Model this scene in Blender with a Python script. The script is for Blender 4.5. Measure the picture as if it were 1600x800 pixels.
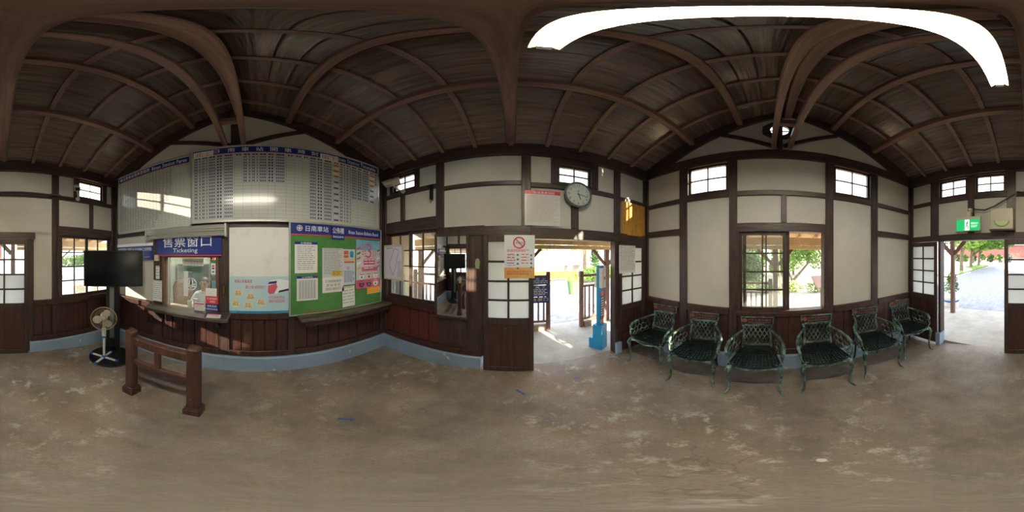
import bpy, bmesh, math, random
from mathutils import Vector, Matrix
for o in list(bpy.data.objects): bpy.data.objects.remove(o)
SC = bpy.context.scene
COL = SC.collection
R = math.radians
PI = math.pi

# ------------------------------------------------------------------ camera
cd = bpy.data.cameras.new('camera'); cd.type = 'PANO'; cd.panorama_type = 'EQUIRECTANGULAR'
cd.clip_start = 0.01; cd.clip_end = 500
cam = bpy.data.objects.new('camera', cd); COL.objects.link(cam)
cam.location = (0, 0, 1.6); cam.rotation_euler = (R(90), 0, R(-89.4))
SC.camera = cam
# ------------------------------------------------------------------ sky, sun, exposure
SKY = 1.7; SUN = 10.0; TUBE = 130.0; EXPO = 1.5
world = bpy.data.worlds.new('sky'); SC.world = world; world.use_nodes = True
wt = world.node_tree; wt.nodes.clear()
wo = wt.nodes.new('ShaderNodeOutputWorld'); wb_ = wt.nodes.new('ShaderNodeBackground')
wtc = wt.nodes.new('ShaderNodeTexCoord'); wsx = wt.nodes.new('ShaderNodeSeparateXYZ'); wr = wt.nodes.new('ShaderNodeValToRGB')
wt.links.new(wtc.outputs['Generated'], wsx.inputs[0]); wt.links.new(wsx.outputs['Z'], wr.inputs[0])
wr.color_ramp.elements[0].position = 0.0; wr.color_ramp.elements[0].color = (0.95, 0.97, 1.0, 1)
wr.color_ramp.elements[1].position = 0.9; wr.color_ramp.elements[1].color = (0.72, 0.84, 1.0, 1)
wt.links.new(wr.outputs[0], wb_.inputs[0]); wb_.inputs[1].default_value = SKY
wt.links.new(wb_.outputs[0], wo.inputs[0])
sd = bpy.data.lights.new('sun', 'SUN'); sd.energy = SUN; sd.angle = R(0.6); sd.color = (1.0, 0.86, 0.68)
sun = bpy.data.objects.new('sun', sd); COL.objects.link(sun)
sun.location = (-12, -4, 5)
sun.rotation_euler = Vector((1.0, 0.42, -0.34)).to_track_quat('-Z', 'Y').to_euler()
SC.view_settings.view_transform = 'Standard'; SC.view_settings.look = 'None'
SC.view_settings.gamma = 1.0; SC.view_settings.exposure = EXPO; SC.view_settings.use_curve_mapping = False

# ------------------------------------------------------------------ materials
def s2l(c):
    c /= 255.0
    return c / 12.92 if c <= 0.04045 else ((c + 0.055) / 1.055) ** 2.4
def rgb(r, g, b): return (s2l(r), s2l(g), s2l(b), 1)
MATS = {}
def mat(name, c1, c2=None, rough=0.6, scale=6.0, stretch=(1, 1, 1), bump=0.0, bscale=None, metal=0.0, spec=0.5, emit=None, es=0.0,
        trans=None, lo=0.35, hi=0.65, spots=None, detail=6.0, vary=0.0):
    m = bpy.data.materials.new(name); m.use_nodes = True; nt = m.node_tree; N = nt.nodes; K = nt.links
    b = N['Principled BSDF']; b.inputs['Roughness'].default_value = rough; b.inputs['Metallic'].default_value = metal
    b.inputs['Specular IOR Level'].default_value = spec
    b.inputs['Base Color'].default_value = c1
    if c2 or bump:
        tc = N.new('ShaderNodeTexCoord'); mp = N.new('ShaderNodeMapping'); mp.inputs['Scale'].default_value = stretch
        K.new(tc.outputs['Object'], mp.inputs[0])
        info = N.new('ShaderNodeObjectInfo'); ad = N.new('ShaderNodeVectorMath'); ad.operation = 'ADD'
        ml = N.new('ShaderNodeMath'); ml.operation = 'MULTIPLY'; ml.inputs[1].default_value = 17.0
        K.new(info.outputs['Random'], ml.inputs[0]); K.new(mp.outputs[0], ad.inputs[0]); K.new(ml.outputs[0], ad.inputs[1])
        n1 = N.new('ShaderNodeTexNoise'); n1.inputs['Scale'].default_value = scale; n1.inputs['Detail'].default_value = detail
        n1.inputs['Roughness'].default_value = 0.6
        K.new(ad.outputs[0], n1.inputs['Vector'])
        if c2:
            rp = N.new('ShaderNodeValToRGB'); rp.color_ramp.elements[0].position = lo; rp.color_ramp.elements[1].position = hi
            rp.color_ramp.elements[0].color = c1; rp.color_ramp.elements[1].color = c2
            K.new(n1.outputs['Fac'], rp.inputs[0]); last = rp.outputs[0]
            if spots:
                n3 = N.new('ShaderNodeTexNoise'); n3.inputs['Scale'].default_value = spots[1]; n3.inputs['Detail'].default_value = 5.0
                K.new(tc.outputs['Object'], n3.inputs['Vector'])
                r3 = N.new('ShaderNodeValToRGB'); r3.color_ramp.elements[0].position = spots[2]; r3.color_ramp.elements[1].position = spots[2] + 0.03
                K.new(n3.outputs['Fac'], r3.inputs[0])
                mx = N.new('ShaderNodeMix'); mx.data_type = 'RGBA'
                K.new(r3.outputs[0], mx.inputs[0]); K.new(last, mx.inputs[6]); mx.inputs[7].default_value = spots[0]; last = mx.outputs[2]
            if vary:      # every board its own tone
                hs = N.new('ShaderNodeHueSaturation'); mv = N.new('ShaderNodeMath'); mv.operation = 'MULTIPLY_ADD'; mv.inputs[1].default_value = vary; mv.inputs[2].default_value = 1 - vary / 2
                K.new(info.outputs['Random'], mv.inputs[0]); K.new(mv.outputs[0], hs.inputs['Value']); K.new(last, hs.inputs['Color']); last = hs.outputs[0]
            K.new(last, b.inputs['Base Color'])
        if bump:
            n2 = N.new('ShaderNodeTexNoise'); n2.inputs['Scale'].default_value = bscale or scale * 2; n2.inputs['Detail'].default_value = 8.0
            K.new(ad.outputs[0], n2.inputs['Vector'])
            bp = N.new('ShaderNodeBump'); bp.inputs['Strength'].default_value = bump; bp.inputs['Distance'].default_value = 0.01
            K.new(n2.outputs['Fac'], bp.inputs['Height']); K.new(bp.outputs[0], b.inputs['Normal'])
    if emit: b.inputs['Emission Color'].default_value = emit; b.inputs['Emission Strength'].default_value = es
    MATS[name] = m
    return m
def glass_mat(name, tint, refl_rough=0.02, dust=0.06, dustcol=(0.8, 0.8, 0.78, 1)):
    m = bpy.data.materials.new(name); m.use_nodes = True; nt = m.node_tree; nt.nodes.clear(); N = nt.nodes; K = nt.links
    out = N.new('ShaderNodeOutputMaterial'); tr = N.new('ShaderNodeBsdfTransparent'); tr.inputs[0].default_value = tint
    gl = N.new('ShaderNodeBsdfGlossy'); gl.inputs['Roughness'].default_value = refl_rough
    df = N.new('ShaderNodeBsdfTranslucent'); df.inputs[0].default_value = dustcol
    fr = N.new('ShaderNodeFresnel'); ge = N.new('ShaderNodeNewGeometry'); io = N.new('ShaderNodeMath'); io.operation = 'MULTIPLY_ADD'
    io.inputs[1].default_value = 1 / 1.45 - 1.45; io.inputs[2].default_value = 1.45      # thin pane: the same reflectance from both faces
    K.new(ge.outputs['Backfacing'], io.inputs[0]); K.new(io.outputs[0], fr.inputs[0])
    m1 = N.new('ShaderNodeMixShader'); m1.inputs[0].default_value = dust
    m2 = N.new('ShaderNodeMixShader')
    K.new(tr.outputs[0], m1.inputs[1]); K.new(df.outputs[0], m1.inputs[2])
    K.new(fr.outputs[0], m2.inputs[0]); K.new(m1.outputs[0], m2.inputs[1]); K.new(gl.outputs[0], m2.inputs[2])
    K.new(m2.outputs[0], out.inputs[0]); MATS[name] = m
    return m
V_ = (14, 14, 1.2); H_ = (1.2, 14, 14)
timber_v = mat('timber_vertical', rgb(48, 36, 32), rgb(78, 59, 52), 0.42, 2.6, V_, 0.35, 5)
timber_h = mat('timber_horizontal', rgb(48, 36, 32), rgb(78, 59, 52), 0.42, 2.6, H_, 0.35, 5)
wains_v = mat('wainscot_paint', rgb(54, 32, 28), rgb(76, 48, 42), 0.38, 2.2, V_, 0.3, 5, spots=(rgb(150, 125, 105), 16.0, 0.73))
wains_red = mat('wainscot_red_patch', rgb(84, 36, 32), rgb(98, 48, 42), 0.35, 2.2, V_, 0.3, 5, spots=(rgb(150, 125, 105), 16.0, 0.74))
roof_wood = mat('roof_board_wood', rgb(74, 60, 53), rgb(138, 116, 102), 0.2, 2.2, (14, 1.0, 14), 0.35, 4, lo=0.3, hi=0.75, spec=0.9, vary=0.45)
rafter_wood = mat('rafter_wood', rgb(116, 92, 80), rgb(148, 118, 102), 0.40, 2.0, (1.2, 14, 8), 0.3, 4)
beam_y = mat('beam_wood_long', rgb(114, 86, 74), rgb(150, 116, 100), 0.40, 2.0, (14, 1.0, 14), 0.4, 4)
beam_x = mat('beam_wood_cross', rgb(104, 78, 68), rgb(140, 108, 94), 0.40, 2.0, (1.0, 14, 14), 0.4, 4)
plaster = mat('plaster', rgb(204, 199, 187), rgb(190, 184, 170), 0.75, 1.6, (1, 1, 1), 0.22, 30, lo=0.4, hi=0.8)
blue_base = mat('blue_plinth_paint', rgb(150, 170, 190), rgb(134, 154, 176), 0.55, 3, (1, 1, 1), 0.3, 18, spots=(rgb(205, 205, 200), 7.0, 0.69))
glass = glass_mat('window_glass', (0.93, 0.95, 0.93, 1))
frost = glass_mat('frosted_glass', (0.06, 0.06, 0.06, 1), 0.25, 0.93, (0.74, 0.75, 0.72, 1))
mirror_m = mat('mirror_silver', (0.86, 0.88, 0.86, 1), rough=0.02, metal=1.0)
white_p = mat('white_paper', rgb(232, 230, 224), rough=0.55)
white_glossy = mat('white_board_gloss', rgb(204, 203, 194), rough=0.16, spec=0.6)
cream_cell = mat('cream_highlight_cell', rgb(236, 224, 176), rough=0.2)
blue_p = mat('signal_blue', rgb(40, 55, 130), rough=0.25)
navy_print = mat('navy_print', rgb(52, 62, 118), rough=0.4)
grey_print = mat('grey_print', rgb(120, 120, 122), rough=0.5)
black_print = mat('black_print', rgb(45, 45, 48), rough=0.5)
red_print = mat('red_print', rgb(214, 58, 62), rough=0.4)
orange_print = mat('orange_print', rgb(226, 110, 60), rough=0.4)
white_print = mat('white_print', rgb(240, 240, 240), rough=0.4)
yellow_print = mat('yellow_print', rgb(240, 200, 70), rough=0.4)
pink_print = mat('pink_print', rgb(214, 96, 118), rough=0.35)
teal_print = mat('teal_print', rgb(60, 160, 190), rough=0.35)
green_print = mat('green_print', rgb(60, 140, 80), rough=0.4)
lightblue_p = mat('light_blue_print', rgb(184, 216, 222), rgb(226, 216, 210), rough=0.3, scale=1.4, lo=0.45, hi=0.7, detail=1.0)
alu = mat('aluminium', rgb(196, 194, 184), rough=0.35, metal=0.6)
board_green = mat('green_felt', rgb(66, 122, 58), rgb(90, 145, 78), 0.8, 2.5, (1, 1, 1), 0.1, 60)
concrete = mat('concrete', rgb(122, 108, 92), rgb(158, 144, 128), 0.6, 2, bump=0.3, bscale=30)
pale_conc = mat('pale_concrete', rgb(158, 152, 144), rgb(182, 177, 168), 0.7, 3, (1, 1, 1), 0.5, 20)
black_plastic = mat('black_plastic', rgb(24, 25, 28), rough=0.3)
screen_m = mat('dark_screen', rgb(14, 15, 18), rough=0.16, spec=0.3)
white_plastic = mat('white_plastic', rgb(222, 220, 212), rough=0.35)
cream_plastic = mat('cream_plastic', rgb(206, 198, 176), rough=0.4)
blue_plastic = mat('blue_plastic', rgb(40, 110, 190), rough=0.35)
cast_green = mat('cast_iron_green', rgb(56, 76, 70), rgb(152, 176, 164), 0.42, 9, (1, 1, 1), 0.4, 40, metal=0.35, lo=0.42, hi=0.72)
cast_dark = mat('cast_iron_dark', rgb(18, 26, 24), rgb(38, 52, 48), 0.35, 9, (1, 1, 1), 0.3, 40, metal=0.4)
copper_print = mat('copper_lettering', rgb(150, 92, 70), rough=0.5)
new_wood = mat('pale_timber', rgb(214, 184, 138), rgb(190, 158, 112), 0.6, 2.0, (2, 2, 2), 0.1, 6)
old_wood = mat('weathered_brown_timber', rgb(96, 66, 56), rgb(120, 88, 76), 0.6, 2.0, (8, 8, 1.5), 0.3, 6)
orange_wood = mat('varnished_pine', rgb(206, 150, 62), rgb(178, 122, 44), 0.25, 2.2, (8, 8, 1.5), 0.15, 5)
cream_wall = mat('cream_wall_paint', rgb(226, 206, 160), rgb(214, 194, 148), 0.6, 2)
leaf_a = mat('leaf_green', rgb(72, 110, 40), rgb(128, 160, 62), 0.5, 3)
leaf_b = mat('leaf_dark_green', rgb(44, 78, 38), rgb(84, 120, 56), 0.5, 3)
leaf_c = mat('leaf_bright_green', rgb(120, 160, 60), rgb(176, 200, 96), 0.5, 3)
bark = mat('bark', rgb(104, 88, 72), rgb(136, 120, 100), 0.8, 5, (3, 3, 1), 0.4)
flower_m = mat('flower_red', rgb(196, 60, 66), rough=0.5)
brick_m = mat('red_brick', rgb(168, 96, 84), rgb(186, 118, 104), 0.8, 3)
skin_m = mat('skin', rgb(196, 148, 118), rough=0.5)
shirt_m = mat('white_shirt', rgb(214, 222, 230), rough=0.7)
hair_m = mat('black_hair', rgb(20, 18, 18), rough=0.5)
cloth_dark = mat('dark_cloth', rgb(40, 42, 50), rough=0.8)
wicker_m = mat('wicker', rgb(176, 134, 84), rgb(146, 104, 60), 0.6, 30, bump=0.3)
metal_dark = mat('dark_metal', rgb(70, 70, 70), rough=0.35, metal=0.8)
cyan_m = mat('cyan_painted_metal', rgb(38, 150, 200), rough=0.3)
exit_green = mat('exit_green', rgb(20, 140, 80), rough=0.3, emit=rgb(20, 150, 84), es=0.55)
exit_white = mat('exit_white', rgb(235, 240, 238), rough=0.3, emit=rgb(235, 240, 238), es=0.5)
tube_m = mat('lit_fluorescent_tube', rgb(255, 255, 240), rough=0.3, emit=(1.0, 0.97, 0.86, 1), es=TUBE)
reflector_m = mat('cream_enamel', rgb(225, 215, 140), rough=0.4)
grass_m = mat('grass', rgb(96, 140, 50), rgb(150, 180, 80), 0.8, 2)

# ------------------------------------------------------------------ mesh builder
class MB:
    def __init__(s): s.v = []; s.f = []; s.m = []; s.cur = 0
    def add(s, vs, fs):
        b = len(s.v); s.v += [tuple(v) for v in vs]; s.f += [tuple(i + b for i in f) for f in fs]; s.m += [s.cur] * len(fs)
        return s
    def box(s, x0, x1, y0, y1, z0, z1):
        return s.add([(x0, y0, z0), (x1, y0, z0), (x1, y1, z0), (x0, y1, z0), (x0, y0, z1), (x1, y0, z1), (x1, y1, z1), (x0, y1, z1)],
                     [(3, 2, 1, 0), (4, 5, 6, 7), (0, 1, 5, 4), (1, 2, 6, 5), (2, 3, 7, 6), (3, 0, 4, 7)])
    def quad(s, x0, x1, z0, z1, y): return s.add([(x0, y, z0), (x1, y, z0), (x1, y, z1), (x0, y, z1)], [(0, 1, 2, 3)])
    def bar(s, p0, p1, w, h, up=(0, 0, 1)):
        p0 = Vector(p0); p1 = Vector(p1); d = (p1 - p0).normalized(); up = Vector(up)
        if abs(d.dot(up)) > 0.98: up = Vector((0, 1, 0))
        a = d.cross(up).normalized() * w / 2; b = a.cross(d).normalized() * h / 2
        vs = [p + x for p in (p0, p1) for x in (-a - b, a - b, a + b, -a + b)]
        return s.add(vs, [(3, 2, 1, 0), (4, 5, 6, 7), (0, 1, 5, 4), (1, 2, 6, 5), (2, 3, 7, 6), (3, 0, 4, 7)])
    def tube(s, pts, r, n=6, closed=False, flat=1.0):
        pts = [Vector(p) for p in pts]; k = len(pts); rs = r if isinstance(r, (list, tuple)) else [r] * k
        ref = Vector((0, 0, 1)); vs = []; prev = None
        for i, p in enumerate(pts):
            d = (pts[(i + 1) % k] - pts[i - 1]) if closed else (pts[min(i + 1, k - 1)] - pts[max(i - 1, 0)])
            d = d.normalized() if d.length > 1e-9 else Vector((0, 0, 1))
            if prev is None:
                a = d.cross(ref) if abs(d.dot(ref)) < 0.95 else d.cross(Vector((0, 1, 0)))
            else: a = prev - d * prev.dot(d)
            a.normalize(); prev = a; b = d.cross(a)
            for j in range(n):
                t = 2 * PI * j / n; vs.append(p + (a * math.cos(t) + b * math.sin(t) * flat) * rs[i])
        fs = []
        for i in range(k if closed else k - 1):
            for j in range(n):
                q = (i + 1) % k
                fs.append((i * n + j, i * n + (j + 1) % n, q * n + (j + 1) % n, q * n + j))
        if not closed: fs += [tuple(range(n - 1, -1, -1)), tuple((k - 1) * n + j for j in range(n))]
        return s.add(vs, fs)
    def lathe(s, prof, c=(0, 0, 0), axis='z', n=16):
        vs = []; k = len(prof)
        for r, h in prof:
            for j in range(n):
                t = 2 * PI * j / n; a, b = r * math.cos(t), r * math.sin(t)
                v = (a, b, h) if axis == 'z' else ((a, h, b) if axis == 'y' else (h, a, b))
                vs.append((v[0] + c[0], v[1] + c[1], v[2] + c[2]))
        fs = [(i * n + j, i * n + (j + 1) % n, (i + 1) * n + (j + 1) % n, (i + 1) * n + j) for i in range(k - 1) for j in range(n)]
        fs += [tuple(range(n - 1, -1, -1)), tuple((k - 1) * n + j for j in range(n))]
        return s.add(vs, fs)
    def prism(s, poly, y0, y1):
        n = len(poly); vs = [(x, y0, z) for x, z in poly] + [(x, y1, z) for x, z in poly]
        fs = [tuple(range(n)), tuple(range(2 * n - 1, n - 1, -1))] + [(i, i + n, (i + 1) % n + n, (i + 1) % n) for i in range(n)]
        return s.add(vs, fs)
    def disc(s, x, z, r, y, n=20, ri=0.0, sx=1.0):
        o = [(x + sx * r * math.cos(2 * PI * i / n), y, z + r * math.sin(2 * PI * i / n)) for i in range(n)]
        if ri <= 0: return s.add(o, [tuple(range(n))])
        q = [(x + sx * ri * math.cos(2 * PI * i / n), y, z + ri * math.sin(2 * PI * i / n)) for i in range(n)]
        return s.add(o + q, [(i, (i + 1) % n, (i + 1) % n + n, i + n) for i in range(n)])
    def ball(s, c, r, n=10, m=6, sc=(1, 1, 1)):
        vs = []; fs = []
        for i in range(m + 1):
            a = PI * i / m
            for j in range(n):
                t = 2 * PI * j / n
                vs.append((c[0] + r * sc[0] * math.sin(a) * math.cos(t), c[1] + r * sc[1] * math.sin(a) * math.sin(t), c[2] + r * sc[2] * math.cos(a)))
        for i in range(m):
            for j in range(n): fs.append((i * n + j, i * n + (j + 1) % n, (i + 1) * n + (j + 1) % n, (i + 1) * n + j))
        return s.add(vs, fs)

STUFF = {'print', 'red_text', 'red_notes', 'figures', 'train_times', 'highlight_cells', 'grid', 'footer_print', 'note_print', 'title_print', 'map_print', 'table_print', 'small_print', 'minute_marks', 'picture_marks'}
def obj(name, mb, m, parent=None, loc=None, smooth=False, bevel=0.0, rz=0.0, label=None, kind=None):
    me = bpy.data.meshes.new(name); me.from_pydata(mb.v, [], mb.f)
    ms = m if isinstance(m, (list, tuple)) else [m]
    for x in ms: me.materials.append(x)
    if len(ms) > 1: me.polygons.foreach_set('material_index', mb.m)
    me.update()
    if smooth:
        me.shade_smooth(); me.set_sharp_from_angle(angle=R(40))
    o = bpy.data.objects.new(name, me); COL.objects.link(o)
    if parent: o.parent = parent
    if loc: o.location = loc
    if rz: o.rotation_euler = (0, 0, rz)
    if bevel:
        md = o.modifiers.new('bevel', 'BEVEL'); md.width = bevel; md.segments = 1; md.limit_method = 'ANGLE'
    if label: o['label'] = label
    if kind: o['kind'] = kind
    elif name in STUFF: o['kind'] = 'stuff'
    return o
def empty(name, loc=(0, 0, 0), rz=0.0, parent=None):
    o = bpy.data.objects.new(name, None); o.empty_display_size = 0.1; COL.objects.link(o); o.location = loc; o.rotation_euler = (0, 0, rz)
    if parent: o.parent = parent
    return o
def tag(o, label, cat, group=None):
    o['label'] = label; o['category'] = cat
    if group: o['group'] = group
    return o
def thing(name, label, cat, loc=(0, 0, 0), rz=0.0, group=None): return tag(empty(name, loc, rz), label, cat, group)
def struct(o): o['kind'] = 'structure'; return o
def dup(root, loc, rz, label=None):
    r = root.copy(); COL.objects.link(r); r.location = loc; r.rotation_euler = (0, 0, rz)
    if label: r['label'] = label
    for ch in list(root.children):
        c = ch.copy(); COL.objects.link(c); c.parent = r
        for g in list(ch.children):
            d = g.copy(); COL.objects.link(d); d.parent = c
    return r
def text(body, x0, x1, z0, z1, y, parent, m, name='lettering', label=None, keep=False):
    """flat lettering fitted into the box x0..x1, z0..z1 of the parent's own frame"""
    c = bpy.data.curves.new('lettering_curve', 'FONT'); c.body = body; c.resolution_u = 2; c.size = 1.0
    o = bpy.data.objects.new('lettering_curve', c); COL.objects.link(o)
    me = bpy.data.meshes.new_from_object(o.evaluated_get(bpy.context.evaluated_depsgraph_get()))
    bpy.data.objects.remove(o); bpy.data.curves.remove(c)
    if not me.vertices: return None
    xs = [v.co.x for v in me.vertices]; ys = [v.co.y for v in me.vertices]
    ax, bx, ay, by = min(xs), max(xs), min(ys), max(ys)
    sx = (x1 - x0) / max(bx - ax, 1e-6); sz = (z1 - z0) / max(by - ay, 1e-6)
    if keep: sx = sz = min(sx, sz)
    mx = (x0 + x1) / 2; mz = (z0 + z1) / 2
    for v in me.vertices:
        v.co = (mx + (v.co.x - (ax + bx) / 2) * sx, y, mz + (v.co.y - (ay + by) / 2) * sz)
    me.materials.clear(); me.materials.append(m); me.update()
    q = bpy.data.objects.new(name, me); COL.objects.link(q); q.parent = parent
    if label: q['label'] = label
    return q
def lines(mb, x0, x1, z0, z1, rows, rng, y, fill=0.45, ch=0.8):
    """rows of small printed word blocks"""
    dz = (z1 - z0) / rows
    for i in range(rows):
        zt = z1 - i * dz; zb = zt - dz * fill; x = x0; end = x1 - rng.random() * (x1 - x0) * 0.25
        while x < end:
            w = dz * ch * rng.uniform(1.0, 3.5); mb.quad(x, min(x + w, x1), zb, zt, y); x += w + dz * 0.4
    return mb

# ------------------------------------------------------------------ wall frames: x along the wall, y into the wall, z up
WALLS = {'north': (1.92, 0.0), 'east': (1.88, -PI / 2), 'south': (1.97, PI), 'west': (2.32, PI / 2)}
XMIN, XMAX, YMIN, YMAX = -2.32, 1.88, -1.97, 1.92
def at(w, u, z=0.0, n=0.0):
    d, rz = WALLS[w]; y = d - n
    return Vector((u * math.cos(rz) - y * math.sin(rz), u * math.sin(rz) + y * math.cos(rz), z))
def wthing(name, label, cat, w, u, z, n=0.0, group=None): return thing(name, label, cat, at(w, u, z, n), WALLS[w][1], group)
# ------------------------------------------------------------------ walls
WE = {}
for w in WALLS: WE[w] = struct(empty('wall_' + w, at(w, 0), WALLS[w][1]))
def wpart(w, name, u0, u1, z0, z1, y0, y1, m, bevel=0.0, parent=None):
    """box on a wall; y0..y1 runs from the room side (negative) outwards; its own origin sits at its centre so grain differs"""
    uc, zc = (u0 + u1) / 2, (z0 + z1) / 2
    mb = MB().box(u0 - uc, u1 - uc, y0, y1, z0 - zc, z1 - zc)
    o = obj(name, mb, m, parent or WE[w], (uc, 0, zc), bevel=bevel)
    return o
def post(w, u0, u1, z0, z1, pr=0.012, m=None): return wpart(w, 'post', u0, u1, z0, z1, -pr, 0.105, m or timber_v, 0.004)
def rail(w, u0, u1, z0, z1, pr=0.008, m=None, name='rail'): return wpart(w, name, u0, u1, z0, z1, -pr, 0.1, m or timber_h, 0.004)
def panel(w, u0, u1, z0, z1): return wpart(w, 'plaster_panel', u0 - 0.02, u1 + 0.02, z0 - 0.02, z1 + 0.02, 0.018, 0.085, plaster)
def boards(w, u0, u1, z0, z1, m=wains_v, step=0.15):
    wpart(w, 'backing_board', u0, u1, z0, z1, 0.03, 0.09, m)
    n = max(1, round((u1 - u0) / step)); d = (u1 - u0) / n
    for i in range(n):
        wpart(w, 'board', u0 + i * d + 0.004, u0 + (i + 1) * d - 0.004, z0, z1, 0.006 + 0.006 * (i % 2), 0.032, m, 0.003)
random.seed(5)
# north wall: ticket office
W = 'north'
rail(W, -2.32, 1.88, 2.96, 3.10, 0.02, name='tie_rail')
for a, b, z0, z1 in ((-2.32, -2.25, .25, 2.96), (-1.42, -1.27, .25, 2.96), (-0.47, -0.335, .25, 2.96), (0.36, 0.45, .25, 2.96), (1.80, 1.88, .25, 2.96)): post(W, a, b, z0, z1)
for a, b in ((-2.25, -1.42), (-1.27, -0.47), (-0.335, 0.36), (0.45, 1.80)):
    rail(W, a, b, 1.92, 2.02); panel(W, a, b, 2.02, 2.96)
panel(W, -2.25, -1.42, 0.93, 1.92); panel(W, -0.335, 0.36, 0.86, 1.92); panel(W, 0.45, 1.80, 0.86, 1.92); panel(W, -1.27, -0.47, 1.62, 1.92)
for a, b in ((-2.25, -1.42), (-0.335, 0.36), (0.45, 1.80)): rail(W, a, b, 0.82, 0.90, 0.03, m=wains_v, name='sill_rail')
for a, b in ((-2.25, -1.42), (-1.27, -0.47), (-0.335, 0.36), (0.45, 1.80)):
    boards(W, a, b, 0.34, 0.82); rail(W, a, b, 0.25, 0.34, 0.02, m=wains_v, name='base_rail')
rail(W, -1.27, -0.47, 0.82, 0.845, 0.0, m=wains_v)
# gable over north and south walls
RIDX, RIDZ, SLP = -0.22, 4.0, 0.43
def roofz(x): return RIDZ - SLP * abs(x - RIDX)
def gable(w, uc, pw, oct_hole=None):
    """plaster triangle with king post, raking trim and struts; uc is where the ridge meets this wall"""
    e = WE[w]; u0, u1 = (XMIN, XMAX) if w == 'north' else (-XMAX, -XMIN)
    ur = RIDX if w == 'north' else -RIDX
    zz = lambda u: RIDZ - SLP * abs(u - ur)
    zl = lambda u: 3.88 - 0.5 * abs(u - ur)
    if oct_hole:
        cx, cz, r = oct_hole
        # triangle split around the round opening, so that light really passes
        mb = MB(); n = 32; ring = [(cx + r * math.cos(2 * PI * i / n), cz + r * math.sin(2 * PI * i / n)) for i in range(n)]
        def hit(a):
            dx, dz = math.cos(a), math.sin(a); t = 99
            if dz < -1e-6: t = min(t, (3.08 - cz) / dz)
            for sgn in (-1, 1):
                # z = RIDZ - SLP*sgn*(u-ur)
                den = dz + SLP * sgn * dx
                if den > 1e-6: t = min(t, (RIDZ + 0.02 - SLP * sgn * (cx - ur) - cz) / den)
            if dx > 1e-6: t = min(t, (u1 - cx) / dx)
            if dx < -1e-6: t = min(t, (u0 - cx) / dx)
            return (cx + dx * t, cz + dz * t)
        outp = [hit(2 * PI * i / n) for i in range(n)]
        for i in range(n):
            j = (i + 1) % n
            mb.prism([ring[i], outp[i], outp[j], ring[j]], 0.010, 0.03)
        # corners of the outline the fan would cut off
        for a, b in (((u0, 3.08), outp), ((u1, 3.08), outp)):
            i = min(range(n), key=lambda k: (outp[k][0] - a[0]) ** 2 + (outp[k][1] - a[1]) ** 2)
            p = outp[(i - 1) % n], outp[(i + 1) % n]
            mb.prism([p[0], a, p[1]], 0.010, 0.03)
        apex = (ur, RIDZ + 0.02); i = min(range(n), key=lambda k: (outp[k][0] - apex[0]) ** 2 + (outp[k][1] - apex[1]) ** 2)
        mb.prism([outp[(i - 1) % n], apex, outp[(i + 1) % n]], 0.010, 0.03)
        obj('gable_plaster', mb, plaster, e)
    else:
        obj('gable_plaster', MB().prism([(u0, 3.08), (u1, 3.08), (u1, zz(u1) + .02), (ur, RIDZ + .02), (u0, zz(u0) + .02)], 0.018, 0.085), plaster, e)
    for s, ue in ((-1, u0), (1, u1)):
        du = abs(ue - ur)
        lo_u = ur + s * min(du, (3.88 - 3.08) / 0.5)
        pts = [(ur, 3.88), (ur, RIDZ + .01), (ue, zz(ue) + .01), (ue, 3.09), (lo_u, 3.08)]
        obj('raking_trim', MB().prism(pts, -0.03, 0.1), timber_h, e)
    a, b = pw
    wpart(w, 'king_post', a, b, 3.10, 3.93, -0.035, 0.1 if not oct_hole else 0.008, timber_v, 0.004)
gable('north', -0.25, (-0.315, -0.19))
for p, q in (((-1.20, 3.47), (-0.32, 3.16)), ((0.62, 3.53), (-0.19, 3.15))):
    obj('strut', MB().bar((p[0], 0.0, p[1]), (q[0], 0.0, q[1]), 0.05, 0.055), timber_h, WE['north'])
gable('south', 0.12, (0.085, 0.155), (0.12, 3.51, 0.115))
for p, q in (((-0.60, 3.48), (0.07, 3.15)), ((0.86, 3.54), (0.17, 3.17))):
    obj('strut', MB().bar((p[0], 0.0, p[1]), (q[0], 0.0, q[1]), 0.05, 0.055), timber_h, WE['south'])
# south wall: chairs
W = 'south'
rail(W, -1.88, 2.32, 2.95, 3.10, 0.02, name='tie_rail')
for a, b in ((-1.88, -1.82), (-1.214, -1.10), (-0.50, -0.40), (0.705, 0.81), (1.42, 1.535), (2.26, 2.32)): post(W, a, b, 0.25, 2.95)
for a, b in ((-1.82, -1.214), (-1.10, -0.50), (-0.40, 0.705), (0.81, 1.42), (1.535, 2.26)): rail(W, a, b, 2.375, 2.445)
panel(W, -1.82, -1.214, 2.445, 2.95); panel(W, -0.40, 0.705, 2.445, 2.95); panel(W, 1.535, 2.26, 2.445, 2.95)
panel(W, -1.82, -1.214, 1.99, 2.375); panel(W, 1.535, 2.26, 1.99, 2.375)
rail(W, -1.82, -1.214, 1.90, 1.99); rail(W, 1.535, 2.26, 1.90, 1.99)
panel(W, -1.82, -1.214, 0.94, 1.90); panel(W, 1.535, 2.26, 0.94, 1.90)
panel(W, -1.10, -0.50, 0.94, 2.375); panel(W, 0.81, 1.42, 0.94, 2.375)
rail(W, -0.40, 0.705, 1.92, 2.01); post(W, 0.14, 0.205, 2.01, 2.375)
panel(W, -0.40, 0.14, 2.01, 2.375); panel(W, 0.205, 0.705, 2.01, 2.375)
for a, b in ((-1.82, -1.214), (-1.10, -0.50), (-0.40, 0.705), (0.81, 1.42), (1.535, 2.26)):
    rail(W, a, b, 0.84, 0.93 if b != 0.705 else 0.89, 0.03, m=wains_v, name='sill_rail'); boards(W, a, b, 0.34, 0.84)
    rail(W, a, b, 0.25, 0.34, 0.02, m=wains_v, name='base_rail')
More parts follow.
